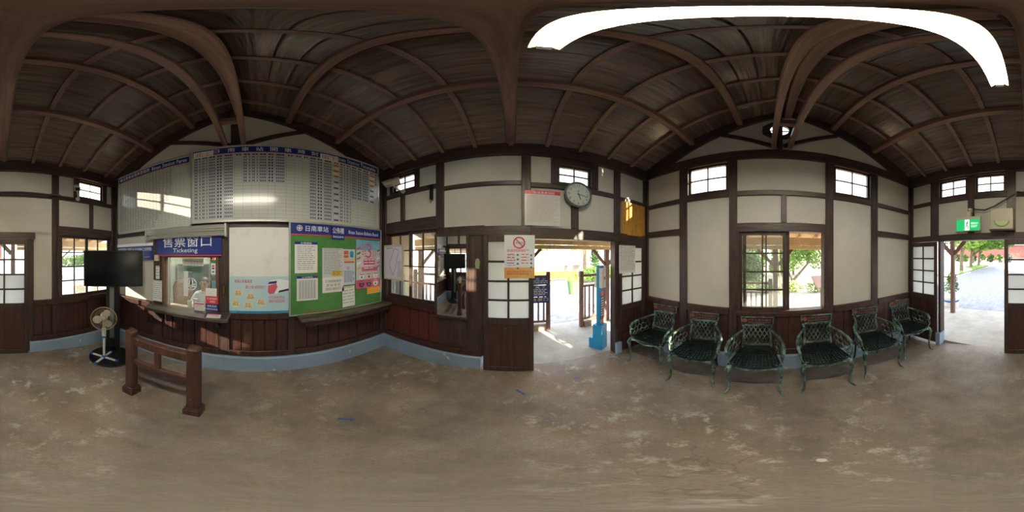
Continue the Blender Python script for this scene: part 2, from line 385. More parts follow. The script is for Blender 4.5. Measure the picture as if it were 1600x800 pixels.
# east wall: platform side
W = 'east'
rail(W, -1.92, 1.97, 2.94, 3.12, 0.05, name='wall_plate')
for a, b, z0, z1 in ((-1.92, -1.87, .25, 2.94), (-0.97, -0.86, 1.97, 2.94), (0.09, 0.20, 1.93, 2.94), (1.336, 1.44, 0.0, 2.94), (1.92, 1.97, .0, 2.94)): post(W, a, b, z0, z1)
rail(W, -1.87, -0.97, 2.54, 2.61); rail(W, -0.86, 0.09, 2.48, 2.54); rail(W, 0.20, 1.336, 2.45, 2.52); rail(W, 1.44, 1.92, 2.43, 2.50)
post(W, -1.78, -1.735, 2.61, 2.94); post(W, -1.285, -1.235, 2.61, 2.94); post(W, -1.565, -1.49, 2.13, 2.54)
panel(W, -1.87, -1.78, 2.61, 2.94); panel(W, -1.235, -0.97, 2.61, 2.94)
panel(W, -1.87, -1.565, 2.13, 2.54); panel(W, -1.49, -0.97, 2.13, 2.54); rail(W, -1.87, -0.97, 1.965, 2.13)
panel(W, -0.86, 0.09, 2.54, 2.94); panel(W, -0.86, 0.09, 1.95, 2.48)
post(W, 0.44, 0.50, 2.52, 2.94); post(W, 0.99, 1.07, 2.52, 2.94)
panel(W, 0.20, 0.44, 2.52, 2.94); panel(W, 1.07, 1.336, 2.52, 2.94); rail(W, 0.50, 0.99, 2.86, 2.94)
panel(W, 1.44, 1.92, 2.50, 2.94); panel(W, 1.44, 1.92, 1.93, 2.43)
post(W, 0.695, 0.79, 1.93, 2.45); panel(W, 0.20, 0.695, 1.93, 2.45); panel(W, 0.79, 1.336, 1.93, 2.45)
rail(W, -0.60, 0.20, 1.84, 1.95, 0.03, name='lintel'); rail(W, 0.20, 1.92, 1.80, 1.93, 0.03, name='lintel')
wpart(W, 'jamb', -0.93, -0.34, 0.25, 1.965, -0.004, 0.1, timber_v, 0.004)
wpart(W, 'jamb', -0.55, -0.37, 0.25, 1.84, -0.022, -0.002, timber_v, 0.004)
rail(W, -1.87, -0.55, 0.84, 0.925, 0.03, m=wains_v, name='sill_rail'); boards(W, -1.87, -0.93, 0.34, 0.84, wains_red, 0.16)
rail(W, -1.87, -0.37, 0.25, 0.34, 0.024, m=wains_v, name='base_rail')
boards(W, 1.44, 1.92, 0.02, 0.80); rail(W, 1.44, 1.92, 0.80, 0.86, 0.01, m=wains_v)
# west wall: street side
W = 'west'
rail(W, -1.97, 1.92, 2.93, 3.12, 0.05, name='wall_plate')
for a, b, z0, z1 in ((-1.97, -1.92, 0, 2.93), (-1.53, -1.38, 1.94, 2.93), (-0.86, -0.76, 1.94, 2.93), (-0.27, -0.14, 1.94, 2.93), (0.74, 0.85, .25, 2.93), (1.86, 1.92, .25, 2.93)): post(W, a, b, z0, z1)
for a, b in ((-1.92, -1.53), (-1.38, -0.86), (-0.76, -0.27), (-0.14, 0.74), (0.85, 1.86)): rail(W, a, b, 2.49, 2.56)
panel(W, -1.92, -1.53, 2.56, 2.93); panel(W, -1.92, -1.53, 1.94, 2.49); panel(W, -1.38, -0.86, 1.94, 2.49); panel(W, -0.76, -0.27, 1.94, 2.49)
panel(W, -0.14, 0.74, 2.56, 2.93); panel(W, -0.14, 0.74, 1.94, 2.49)
post(W, 1.10, 1.165, 2.56, 2.93); post(W, 1.67, 1.74, 2.56, 2.93); panel(W, 0.85, 1.10, 2.56, 2.93); panel(W, 1.74, 1.86, 2.56, 2.93)
post(W, 1.39, 1.46, 2.06, 2.49); panel(W, 0.85, 1.39, 2.06, 2.49); panel(W, 1.46, 1.86, 2.06, 2.49); rail(W, 0.85, 1.86, 1.93, 2.06)
rail(W, -1.92, 0.48, 1.84, 1.94, 0.03, name='lintel'); panel(W, 0.46, 0.74, 0.93, 1.94)
rail(W, 0.46, 1.86, 0.86, 0.94, 0.03, m=wains_v, name='sill_rail'); boards(W, 0.46, 0.74, 0.34, 0.86); boards(W, 0.85, 1.86, 0.34, 0.86, step=0.25)
rail(W, 0.42, 1.86, 0.25, 0.34, 0.024, m=wains_v, name='base_rail')
wpart(W, 'jamb', -1.38, -1.33, 0.06, 1.84, -0.012, 0.12, timber_v, 0.004)
wpart(W, 'jamb', 0.36, 0.46, 0.06, 1.84, -0.012, 0.12, timber_v, 0.004)
wpart(W, 'jamb', -1.97, -1.945, 0.0, 1.84, -0.012, 0.12, timber_v)
# light blue plinths
def plinth(w, a, b, zb=-0.05):
    mb = MB().prism([(-0.055, 0), (0.10, 0), (0.10, 0.25), (-0.04, 0.25), (-0.055, 0.235)], a, b)
    # profile given in (depth, height) and swept along the wall
    mb.v = [(y, x, z + (zb if z < 0.01 else 0)) for x, y, z in mb.v]
    struct(obj('baseboard_' + w, mb, blue_base, None, at(w, 0), rz=WALLS[w][1]))
plinth('north', -2.32, 1.88); plinth('south', -1.88, 2.32); plinth('east', -1.92, -0.38); plinth('east', 1.34, 1.43); plinth('west', 0.40, 1.92); plinth('west', -1.40, -1.32)

# ------------------------------------------------------------------ windows and doors
WN = [0]; DN = [0]
def sash(parent, u0, u1, z0, z1, y, cols, rows, m=timber_v, gm=glass, fw=0.038, mw=0.017, name='sash'):
    mb = MB(); t = 0.026
    mb.box(u0, u0 + fw, y, y + t, z0, z1).box(u1 - fw, u1, y, y + t, z0, z1).box(u0 + fw, u1 - fw, y, y + t, z0, z0 + fw * 1.15).box(u0 + fw, u1 - fw, y, y + t, z1 - fw, z1)
    a0, a1, b0, b1 = u0 + fw, u1 - fw, z0 + fw * 1.15, z1 - fw
    for i in range(1, cols): x = a0 + (a1 - a0) * i / cols; mb.box(x - mw / 2, x + mw / 2, y + 0.003, y + t - 0.003, b0, b1)
    for j in range(1, rows): z = b0 + (b1 - b0) * j / rows; mb.box(a0, a1, y + 0.004, y + t - 0.004, z - mw / 2, z + mw / 2)
    s = obj(name, mb, m, parent)
    dx, dz = (a1 - a0) / cols, (b1 - b0) / rows
    for i in range(cols):
        for j in range(rows):
            obj('pane', MB().box(-dx / 2, dx / 2, -0.002, 0.002, -dz / 2, dz / 2), gm, s, (a0 + dx * (i + .5), y + t / 2, b0 + dz * (j + .5)))
    return s
def window(w, u0, u1, z0, z1, sashes, f=0.022):
    WN[0] += 1
    e = struct(empty('window_%d' % WN[0], at(w, 0), WALLS[w][1]))
    mb = MB().box(u0, u0 + f, -0.01, 0.12, z0, z1).box(u1 - f, u1, -0.01, 0.12, z0, z1).box(u0 + f, u1 - f, -0.01, 0.12, z0, z0 + f).box(u0 + f, u1 - f, -0.01, 0.12, z1 - f, z1)
    obj('window_frame', mb, timber_h, e)
    for (a, b, y, c, r) in sashes: sash(e, a, b, z0 + f, z1 - f, y, c, r, fw=0.03 if r < 4 else 0.04)
    return e
window('west', -1.38, -0.86, 2.56, 2.93, [(-1.358, -0.882, 0.03, 2, 2)])
window('west', -0.76, -0.27, 2.56, 2.93, [(-0.738, -0.292, 0.03, 2, 2)])
window('west', 1.165, 1.67, 2.56, 2.93, [(1.187, 1.648, 0.03, 2, 2)])
window('west', 0.85, 1.86, 0.92, 1.94, [(0.872, 1.37, 0.02, 2, 4), (1.34, 1.838, 0.05, 2, 4)])
window('east', -1.735, -1.285, 2.61, 2.94, [(-1.713, -1.307, 0.03, 2, 2)])
window('east', 0.50, 0.99, 2.52, 2.86, [(0.522, 0.968, 0.03, 2, 2)])
window('east', -1.87, -0.93, 0.92, 1.975, [(-1.848, -1.39, 0.05, 2, 4), (-1.42, -0.952, 0.02, 2, 4)])
window('south', -1.10, -0.50, 2.445, 2.95, [(-1.078, -0.522, 0.03, 2, 2)])
window('south', 0.81, 1.42, 2.445, 2.95, [(0.832, 1.398, 0.03, 2, 2)])
window('south', -0.40, 0.705, 0.88, 1.925, [(-0.378, 0.20, 0.02, 2, 4), (-0.335, 0.245, 0.05, 2, 4)], 0.025)
# octagonal gable window
WN[0] += 1
ow = struct(empty('window_%d' % WN[0], at('south', 0.12, 3.51), WALLS['south'][1]))
mb = MB(); oc = [(0.225 * math.cos(PI / 8 + PI / 4 * i), 0.205 * math.sin(PI / 8 + PI / 4 * i)) for i in range(8)]
n = 32; rg = [(0.115 * math.cos(2 * PI * i / n), 0.115 * math.sin(2 * PI * i / n)) for i in range(n)]
for i in range(8):
    seg = [rg[(4 * i + 2 + k) % n] for k in range(5)]
    poly = [oc[i], oc[(i + 1) % 8]] + seg[::-1]
    mb.prism(poly, -0.014, 0.012)
obj('window_frame', mb, timber_h, ow)
obj('muntin', MB().box(-0.115, 0.115, 0.01, 0.022, -0.008, 0.008).box(-0.008, 0.008, 0.01, 0.022, -0.115, 0.115), timber_h, ow)
obj('pane', MB().lathe([(0.118, 0.024), (0.118, 0.028)], axis='y', n=32), glass, ow)

def door(w, u0, u1, z0, z1, zg, cols, rows, y, gm=frost, low=3, handle=None):
    DN[0] += 1; e = struct(empty('door_%d' % DN[0], at(w, 0), WALLS[w][1])); t = 0.034; s = 0.055
    mb = MB().box(u0, u0 + s, y, y + t, z0, z1).box(u1 - s, u1, y, y + t, z0, z1).box(u0 + s, u1 - s, y, y + t, z0, z0 + 0.09).box(u0 + s, u1 - s, y, y + t, z1 - 0.075, z1).box(u0 + s, u1 - s, y, y + t, zg - 0.085, zg)
    a0, a1, b0, b1 = u0 + s, u1 - s, zg, z1 - 0.075
    for i in range(1, cols): x = a0 + (a1 - a0) * i / cols; mb.box(x - 0.011, x + 0.011, y + 0.003, y + t - 0.003, b0, b1)
    for j in range(1, rows): z = b0 + (b1 - b0) * j / rows; mb.box(a0, a1, y + 0.004, y + t - 0.004, z - 0.011, z + 0.011)
    obj('door_frame', mb, timber_v, e, bevel=0.003)
    dx, dz = (a1 - a0) / cols, (b1 - b0) / rows
    for i in range(cols):
        for j in range(rows):
            g = gm[j] if isinstance(gm, (list, tuple)) else gm
            obj('pane', MB().box(-dx / 2, dx / 2, -0.002, 0.002, -dz / 2, dz / 2), g, e, (a0 + dx * (i + .5), y + t / 2, b0 + dz * (j + .5)))
    d = (a1 - a0) / low
    for i in range(low): obj('door_board', MB().box(a0 + i * d, a0 + (i + 1) * d, y + 0.009 + .005 * (i % 2), y + t - 0.008, z0 + 0.09, zg - 0.085), wains_v, e, bevel=0.003)
    if handle: obj('door_handle', MB().box(handle - .012, handle + .012, y - 0.006, y, 0.98, 1.10).box(handle - .006, handle + .006, y - 0.008, y, 1.0, 1.08), metal_dark, e)
    return e
door('east', -0.345, 0.225, 0.03, 1.835, 0.865, 2, 4, -0.062, handle=0.19)
door('east', 1.40, 1.915, 0.30, 1.80, 0.87, 2, 4, -0.03, low=3)
door('west', -1.945, -1.385, 0.04, 1.835, 0.94, 2, 4, -0.045, low=2)
door('west', -0.30, 0.37, 0.04, 1.835, 0.92, 2, 4, -0.060, gm=[frost, frost, glass, glass], low=2, handle=-0.27)

# ------------------------------------------------------------------ ceiling: boards, rafters, purlins, truss
CE = struct(empty('ceiling', (RIDX, 0, RIDZ)))
EAVE = 0.16
rng = random.Random(11)
for s in (-1, 1):
    reach = (RIDX - XMIN if s < 0 else XMAX - RIDX) + EAVE
    k = 16; d = reach / k
    for i in range(k):
        x0, x1 = s * d * i, s * d * (i + 1); lift = 0.019
        z0, z1 = -SLP * abs(x0), -SLP * abs(x1)
        xs = x1 + s * 0.012
        vs = []
        for y in (-2.17, 2.1):
            vs += [(x0, y, z0 + lift), (xs, y, -SLP * abs(xs) - 0.002), (xs, y, -SLP * abs(xs) + 0.012), (x0, y, z0 + lift + 0.014)]
        jx = rng.uniform(-.002, .002)
        mb = MB().add([(a, b, c + jx) for a, b, c in vs], [(0, 1, 2, 3), (7, 6, 5, 4), (1, 0, 4, 5), (2, 1, 5, 6), (3, 2, 6, 7), (0, 3, 7, 4)])
        o = obj('ceiling_board', mb, roof_wood, CE)
    ys = [0.03 + 0.41 * j for j in range(-5, 6)]
    for y in ys:
        mb = MB().bar((0, 0, -0.02), (s * reach, 0, -SLP * reach - 0.02), 0.045, 0.042)
        obj('rafter', mb, rafter_wood, CE, (0, y, 0))
    for off in (0.58, 1.22):
        z = -SLP * off - 0.045
        obj('purlin', MB().box(-0.035, 0.035, -2.15, 2.08, -0.10, 0.0), beam_y, CE, (s * off, 0, z + 0.03), bevel=0.006)
obj('ridge_beam', MB().box(-0.045, 0.045, -2.15, 2.08, -0.17, -0.03), beam_y, CE, bevel=0.006)
for xa, xb in ((-0.045, -0.165), (-0.245, -0.385)): obj('clamping_beam', MB().bar((xa, -1.96, 0), (xb, 1.91, 0), 0.056, 0.10), beam_y, CE, (-RIDX, 0, 3.17 - RIDZ), bevel=0.008)
for y, xo in ((1.45, -.035), (-1.5, .06)): obj('spacer_block', MB().box(-0.075 + xo, 0.075 + xo, -0.03, 0.03, -0.035, 0.035), beam_x, CE, (-0.225 - RIDX, y, 3.20 - RIDZ))
obj('tie_beam', MB().box(XMIN - RIDX + 0.02, XMAX - RIDX - 0.02, -0.05, 0.05, -0.10, 0.10), beam_x, CE, (0, 0.03, 3.20 - RIDZ), bevel=0.01)
obj('king_post', MB().box(-0.06, 0.06, -0.06, 0.06, -0.33, 0.33), timber_v, CE, (0, 0.03, 3.58 - RIDZ), bevel=0.006)
rf = MB()
for s in (-1, 1):
    reach = (RIDX - XMIN if s < 0 else XMAX - RIDX) + EAVE + 0.05
    rf.add([(0, -2.2, .04), (s * reach, -2.2, .04 - SLP * reach), (s * reach, 2.12, .04 - SLP * reach), (0, 2.12, .04),
            (0, -2.2, .10), (s * reach, -2.2, .10 - SLP * reach), (s * reach, 2.12, .10 - SLP * reach), (0, 2.12, .10)],
           [(0, 1, 2, 3), (4, 5, 6, 7), (0, 1, 5, 4), (1, 2, 6, 5), (2, 3, 7, 6), (3, 0, 4, 7)])
struct(obj('roof_cover', rf, metal_dark, None, (RIDX, 0, RIDZ)))

# ------------------------------------------------------------------ floor
def floor_mat():
    m = bpy.data.materials.new('worn_concrete_floor'); m.use_nodes = True; nt = m.node_tree; N = nt.nodes; K = nt.links; b = N['Principled BSDF']
    tc = N.new('ShaderNodeTexCoord')
    def noise(sc, det=8, rough=0.6, dist=0.0):
        n = N.new('ShaderNodeTexNoise'); n.inputs['Scale'].default_value = sc; n.inputs['Detail'].default_value = det
        n.inputs['Roughness'].default_value = rough; n.inputs['Distortion'].default_value = dist; K.new(tc.outputs['Object'], n.inputs['Vector']); return n.outputs['Fac']
    def ramp(src, stops):
        r = N.new('ShaderNodeValToRGB'); el = r.color_ramp.elements
        while len(el) > 1: el.remove(el[0])
        el[0].position, el[0].color = stops[0]
        for p, c in stops[1:]: e = el.new(p); e.color = c
        K.new(src, r.inputs[0]); return r.outputs[0]
    def mix(f, a, c):
        x = N.new('ShaderNodeMix'); x.data_type = 'RGBA'
        K.new(f, x.inputs[0]); K.new(a, x.inputs[6])
        if isinstance(c, tuple): x.inputs[7].default_value = c
        else: K.new(c, x.inputs[7])
        return x.outputs[2]
    W1 = (1, 1, 1, 1); B1 = (0, 0, 0, 1)
    base = ramp(noise(2.0, 12, 0.68), [(0.32, rgb(106, 94, 84)), (0.5, rgb(140, 128, 117)), (0.68, rgb(168, 157, 146))])
    warm = ramp(noise(0.9, 4), [(0.5, B1), (0.68, (0.55, 0.55, 0.55, 1))])
    c = mix(warm, base, rgb(168, 138, 110))
    pale = ramp(noise(6.5, 14, 0.74, 0.25), [(0.53, B1), (0.62, (0.6, 0.6, 0.6, 1)), (0.75, (0.85, 0.85, 0.85, 1))])
    reg = ramp(noise(0.7, 3), [(0.45, B1), (0.6, W1)])
    pm = N.new('ShaderNodeMix'); pm.data_type = 'RGBA'; pm.blend_type = 'MULTIPLY'; pm.inputs[0].default_value = 1.0
    K.new(pale, pm.inputs[6]); K.new(reg, pm.inputs[7])
    c = mix(pm.outputs[2], c, rgb(226, 219, 205))
    dark = ramp(noise(11, 5, 0.6), [(0.68, B1), (0.74, (0.6, 0.6, 0.6, 1))]); c = mix(dark, c, rgb(70, 58, 50))
    fine = ramp(noise(60, 6, 0.7), [(0.3, (0.6, 0.6, 0.6, 1)), (0.62, B1)]); c = mix(fine, c, rgb(116, 104, 94))
    # hairline cracks
    vo = N.new('ShaderNodeTexVoronoi'); vo.feature = 'DISTANCE_TO_EDGE'; vo.inputs['Scale'].default_value = 0.75
    dn = N.new('ShaderNodeTexNoise'); dn.inputs['Scale'].default_value = 3.0; dn.inputs['Detail'].default_value = 8
    va = N.new('ShaderNodeVectorMath'); va.operation = 'MULTIPLY_ADD'; va.inputs[1].default_value = (0.5, 0.5, 0.5)
    K.new(tc.outputs['Object'], dn.inputs['Vector']); K.new(dn.outputs['Color'], va.inputs[0]); K.new(tc.outputs['Object'], va.inputs[2]); K.new(va.outputs[0], vo.inputs['Vector'])
    cr = ramp(vo.outputs['Distance'], [(0.0, W1), (0.005, B1)])
    crm = N.new('ShaderNodeMix'); crm.data_type = 'RGBA'; crm.blend_type = 'MULTIPLY'; crm.inputs[0].default_value = 1.0
    K.new(cr, crm.inputs[6]); K.new(ramp(noise(1.1, 2), [(0.52, B1), (0.6, (0.38, 0.38, 0.38, 1))]), crm.inputs[7])
    c = mix(crm.outputs[2], c, rgb(66, 54, 46))
    K.new(c, b.inputs['Base Color'])
    rr = ramp(noise(2.2, 6), [(0.35, (0.42, 0.42, 0.42, 1)), (0.65, (0.62, 0.62, 0.62, 1))]); K.new(rr, b.inputs['Roughness'])
    bp = N.new('ShaderNodeBump'); bp.inputs['Strength'].default_value = 0.35; bp.inputs['Distance'].default_value = 0.008
    K.new(noise(14, 10, 0.65), bp.inputs['Height']); K.new(bp.outputs[0], b.inputs['Normal'])
    return m
fl = MB(); NX, NY = 42, 40; X0, X1, Y0, Y1 = -2.42, 1.98, -2.07, 2.02
def floor_z(x, y):
    f = lambda t: max(0.0, min(1.0, t)) ** 2 * (3 - 2 * max(0.0, min(1.0, t)))
    hl = f((-x - 1.5) / 0.8) * f((1.5 - abs(y - 0.0)) / 0.9) * 0.055
    hr = f((x - 1.2) / 0.6) * f((1.7 - abs(y + 0.5)) / 0.8) * 0.045
    return hl + hr
for i in range(NX + 1):
    for j in range(NY + 1):
        x = X0 + (X1 - X0) * i / NX; y = Y0 + (Y1 - Y0) * j / NY; fl.v.append((x, y, floor_z(x, y)))
for i in range(NX):
    for j in range(NY):
        a = i * (NY + 1) + j; fl.f.append((a, a + NY + 1, a + NY + 2, a + 1)); fl.m.append(0)
floor = struct(obj('floor', fl, floor_mat(), smooth=True))
# ================================================================== things inside
def zrow(v): return v
# ---- boards on the north wall
def sheet(name, label, cat, w, u0, u1, z0, z1, n, m, t=0.003, group=None, bevel=0.0, tilt=0.0):
    """a flat thing fixed to a wall; own frame: centre of the sheet, x right, y into the wall"""
    W_, H_ = (u1 - u0) / 2, (z1 - z0) / 2
    o = obj(name, MB().box(-W_, W_, 0, t, -H_, H_), m, None, at(w, (u0 + u1) / 2, (z0 + z1) / 2, n), bevel=bevel)
    o.rotation_euler = (0, tilt, WALLS[w][1])
    return tag(o, label, cat, group)
def emblem(p, x, z, r, y, m=white_print, name='emblem'):
    mb = MB().disc(x, z, r, y, 24, r * 0.82).quad(x - r * .8, x + r * .8, z - r * .09, z + r * .09, y).quad(x - r * .09, x + r * .09, z - r * .8, z + r * .8, y)
    mb.disc(x, z, r * 0.5, y, 16, r * 0.33)
    return obj(name, mb, m, p)

FB = sheet('fare_board', 'white fare table board with blue header, left of the timetable board', 'board', 'north', -2.15, -0.825, 1.985, 3.06, 0.035, white_glossy, 0.025, 'white boards high on the ticket office wall')
hw, hh = 0.6625, 0.5375
obj('header_strip', MB().box(-hw + .015, hw - .015, -0.003, 0, hh - .115, hh - .015), blue_p, FB)
obj('board_frame', MB().box(-hw - .012, hw + .012, -.008, .02, hh - .004, hh + .012).box(-hw - .012, hw + .012, -.008, .02, -hh - .012, -hh + .004).box(-hw - .012, -hw + .004, -.008, .02, -hh, hh).box(hw - .004, hw + .012, -.008, .02, -hh, hh), alu, FB)
emblem(FB, -hw + .07, hh - .065, .032, -.0045)
text('日南車站電車票價表', -hw + .12, 0.02, hh - .10, hh - .03, -.0045, FB, white_print)
text('Rinan Station Fares', 0.06, hw - .05, hh - .10, hh - .03, -.0045, FB, white_print)
obj('red_rule', MB().quad(-hw + .015, hw - .015, hh - .124, hh - .116, -.002), red_print, FB)
g = MB(); rng = random.Random(3)
x0, x1, z0, z1 = -hw + .03, hw - .03, -hh + .03, hh - .13
NR = 30
for i in range(NR + 1): z = z0 + (z1 - z0) * i / NR; g.quad(x0, x1, z - .0009, z + .0009, -.001)
xs = [x0 + (x1 - x0) * i / 22 for i in range(23)]
for x in xs: g.quad(x - .0009, x + .0009, z0, z1, -.0012)
obj('grid', g, grey_print, FB)
g = MB(); g.cur = 0
for i in range(22):
    rows = NR if i < 13 else (NR - (i - 12) * 3 if i < 18 else 1)
    for j in range(rows):
        z = z1 - (j + .75) * (z1 - z0) / NR; cw = xs[1] - xs[0]
        k = rng.choice([2, 3, 3])
        for q in range(k): g.quad(xs[i] + cw * (.16 + q * .24), xs[i] + cw * (.30 + q * .24), z, z + .018, -.0014)
obj('figures', g, grey_print, FB)

TB = sheet('timetable_board', 'large white train timetable board with blue header, above the green bulletin board', 'board', 'north', -0.80, 1.70, 2.02, 3.11, 0.045, white_glossy, 0.03, 'white boards high on the ticket office wall')
hw, hh = 1.25, 0.545
obj('header_strip', MB().box(-hw + .015, hw - .015, -0.003, 0, hh - .115, hh - .015), blue_p, TB)
obj('board_frame', MB().box(-hw - .012, hw + .012, -.01, .02, hh - .004, hh + .014).box(-hw - .012, hw + .012, -.012, .02, -hh - .016, -hh + .006).box(-hw - .014, -hw + .004, -.01, .02, -hh, hh).box(hw - .004, hw + .016, -.01, .02, -hh, hh), alu, TB)
obj('red_rule', MB().quad(-hw + .015, hw - .015, hh - .122, hh - .116, -.002), red_print, TB)
text('日', -.98, -.90, hh - .10, hh - .03, -.0045, TB, white_print)
for k, c in enumerate('南車站開車時刻表'): text(c, -.80 + k * .165, -.715 + k * .165, hh - .103, hh - .03, -.0045, TB, white_print)
text('Rinan Station Timetable', .52, 1.20, hh - .10, hh - .03, -.0045, TB, white_print)
for (x, s, lab) in ((-1.10, '北上', 'north'), (.43, '南下', 'south')):
    c = obj('direction_card', MB().box(x - .125, x + .125, -.007, -.004, hh - .145, hh - .04), white_p, TB)
    text(s, x - .105, x + .105, hh - .13, hh - .055, -.0085, c, red_print)
g = MB(); x0, x1, z0, z1 = -hw + .03, hw - .03, -hh + .03, hh - .135; NR = 20
rz_ = (z1 - z0) / NR
for i in range(NR + 1): z = z0 + rz_ * i; g.quad(x0, x1, z - .0011, z + .0011, -.001)
cols = []; x = x0; pat = [.10, .085, .10, .085, .13, .10]
k = 0
while x < x1 - .02: cols.append((x, pat[k % 6])); x += pat[k % 6]; k += 1
for x, c in cols + [(x1, 0)]: g.quad(x - .0011, x + .0011, z0, z1, -.0012)
obj('grid', g, grey_print, TB)
g = MB(); hl = MB(); rd = MB(); nc = len(cols)
hl.quad(.30, 1.18, z1 - rz_, z1, -.0008)
for i, (x, cw) in enumerate(cols):
    f = i / nc
    full = 20 if f < .22 else (10 if f < .48 else (0 if f < .56 else (20 if f < .78 else (12 if f < .93 else 5))))
    for j in range(full):
        z = z1 - (j + .78) * rz_
        if (i % 6) == 5:
            if f > .45 and j in (0, 2, 4): hl.quad(x, x + cw, z1 - (j + 1) * rz_, z1 - j * rz_, -.0009)
            if f > .45: (rd if j in (1, 3, 5) else g).quad(x + .015, x + cw - .015, z, z + .022, -.0014) if j % 2 else None
            continue
        n_ = 4 if cw < .12 else 5
        if (i % 6) == 3: n_ = 2
        d = cw * .8 / n_
        for q in range(n_):
            if n_ == 4 and q == 2 and (i % 6) in (0, 1): continue
            g.quad(x + cw * .1 + q * d, x + cw * .1 + q * d + d * .62, z, z + .026, -.0014)
    g.quad(x + cw * .2, x + cw * .45, z1 - rz_ * .75, z1 - rz_ * .2, -.0014); g.quad(x + cw * .55, x + cw * .8, z1 - rz_ * .75, z1 - rz_ * .2, -.0014)
obj('train_times', g, navy_print, TB); obj('highlight_cells', hl, cream_cell, TB); obj('red_notes', rd, red_print, TB)
# roller shutter box over the ticket window
SH = wthing('roller_shutter', 'rolled-up grey metal shutter above the blue ticketing sign', 'shutter', 'north', -0.935, 1.905, 0.06)
for k in range(5): obj('slat', MB().tube([(-.555, -.012 - .012 * math.sin(k * 1.3), .052 - k * .026), (.555, -.012 - .012 * math.sin(k * 1.3), .052 - k * .026)], .018, 8), alu, SH, smooth=True)
for s in (-1, 1): obj('bracket', MB().box(s * .568 - .012, s * .568 + .012, -.04, .05, -.08, .075), alu, SH, bevel=.003)
# ticketing sign
TS = sheet('ticketing_sign', 'blue ticketing sign with white Chinese and English lettering over the ticket window', 'sign', 'north', -1.335, -0.425, 1.60, 1.87, 0.035, blue_p, 0.015)
text('售票窗口', -.36, .33, -.02, .12, -.001, TS, white_print); text('Ticketing', -.20, .15, -.105, -.035, -.001, TS, white_print)
obj('red_rule', MB().box(-.455, .455, -.002, .0, -.135, -.122), red_print, TS)
# contact sign
CSG = sheet('contact_sign', 'blue and white phone contact sign on the wall behind the dark screen', 'sign', 'north', -2.22, -1.425, 1.54, 1.80, 0.012, blue_p, 0.006)
obj('white_band', MB().box(-.3975, .3975, -.001, .0, .085, .13), white_print, CSG)
text('台鐵客服中心電話:04-7625088(上班時間)', -.37, .37, .0, .06, -.002, CSG, white_print)
text('服 務 電 話:04-7625088', -.34, .02, -.07, -.02, -.002, CSG, white_print); text('@ gov.tw', .20, .33, -.10, -.07, -.002, CSG, white_print)
# white panel and train poster
WP = sheet('white_display_panel', 'blank scuffed white panel above the train poster', 'panel', 'north', -0.335, 0.368, 1.36, 1.94, 0.02, mat('scuffed_white', rgb(232, 231, 224), rgb(222, 219, 208), 0.5, 7, lo=.55, hi=.7), 0.01)
TP = sheet('train_poster', 'light blue railway poster with a train, circles and red phone number', 'poster', 'north', -0.335, 0.368, 0.885, 1.36, 0.022, lightblue_p, 0.004)
obj('blue_footer', MB().quad(-.3515, .3515, -.2375, -.19, -.001), teal_print, TP)
g = MB(); lines(g, -.26, .27, -.228, -.20, 2, random.Random(8), -.002, .4); obj('footer_print', g, navy_print, TP)
text('搭乘火車看風景', -.29, -.08, .16, .20, -.001, TP, red_print); text('跟上軌道輕旅行', -.16, .08, .09, .13, -.001, TP, red_print)
for k, (x, z) in enumerate(((-.245, .03), (-.10, -.01), (-.275, -.10), (-.13, -.12), (.02, -.08))):
    c = obj('round_note', MB().disc(x, z, .05, -.001, 20), cream_cell, TP)
    text('第%d招' % (k + 1), x - .03, x + .03, z + .008, z + .036, -.002, c, red_print)
    obj('note_print', lines(MB(), x - .035, x + .04, z - .03, z + .002, 2, random.Random(k), -.002, .35), black_print, c)
tr = MB(); tr.prism([(.10, .035), (.10, .15), (.13, .19), (.24, .205), (.3515, .185), (.3515, .09), (.20, .03)], -.0025, -.001)
trn = obj('train_picture', tr, white_print, TP)
obj('train_front', MB().prism([(.10, .05), (.105, .13), (.20, .155), (.215, .11), (.175, .03), (.12, .025)], -.0035, -.0025), pink_print, trn)
obj('train_windscreen', MB().prism([(.10, .145), (.12, .175), (.21, .185), (.20, .155)], -.0040, -.0025), navy_print, trn)
obj('train_skirt', MB().prism([(.225, .04), (.235, .065), (.3515, .09), (.3515, .065)], -.0038, -.0025), black_print, trn)
text('訂位服務電話', .11, .30, -.035, .0, -.001, TP, red_print); text('0800-800333', .11, .30, -.085, -.045, -.001, TP, red_print)
# green bulletin board
GB = sheet('bulletin_board', 'green felt bulletin board with blue station header and metal frame', 'board', 'north', 0.375, 1.755, 0.875, 2.0, 0.05, board_green, 0.02)
hw, hh = .69, .5625
obj('header_strip', MB().box(-hw, hw, -.004, 0, hh - .135, hh), blue_p, GB)
obj('red_rule', MB().box(-hw, hw, -.0045, 0, hh - .15, hh - .135), red_print, GB)
obj('board_frame', MB().box(-hw - .012, -hw + .006, -.01, .03, -hh, hh).box(hw - .006, hw + .012, -.01, .03, -hh, hh).box(-hw - .012, hw + .012, -.01, .03, -hh - .014, -hh + .004).box(-hw - .012, hw + .012, -.01, .03, hh - .003, hh + .01), alu, GB)
emblem(GB, -.575, hh - .065, .036, -.0055)
text('日南車站', -.50, -.20, hh - .10, hh - .03, -.0055, GB, white_print)
an = obj('announcement_tab', MB().box(-.155, .03, -.010, -.004, hh - .185, hh - .01), blue_p, GB)
text('公佈欄', -.145, .02, hh - .11, hh - .03, -.0115, an, white_print); text('Announcements', -.14, .015, hh - .165, hh - .13, -.0115, an, white_print)
text('Rinan Station Bulletin Board', .10, .63, hh - .10, hh - .05, -.0055, GB, white_print)
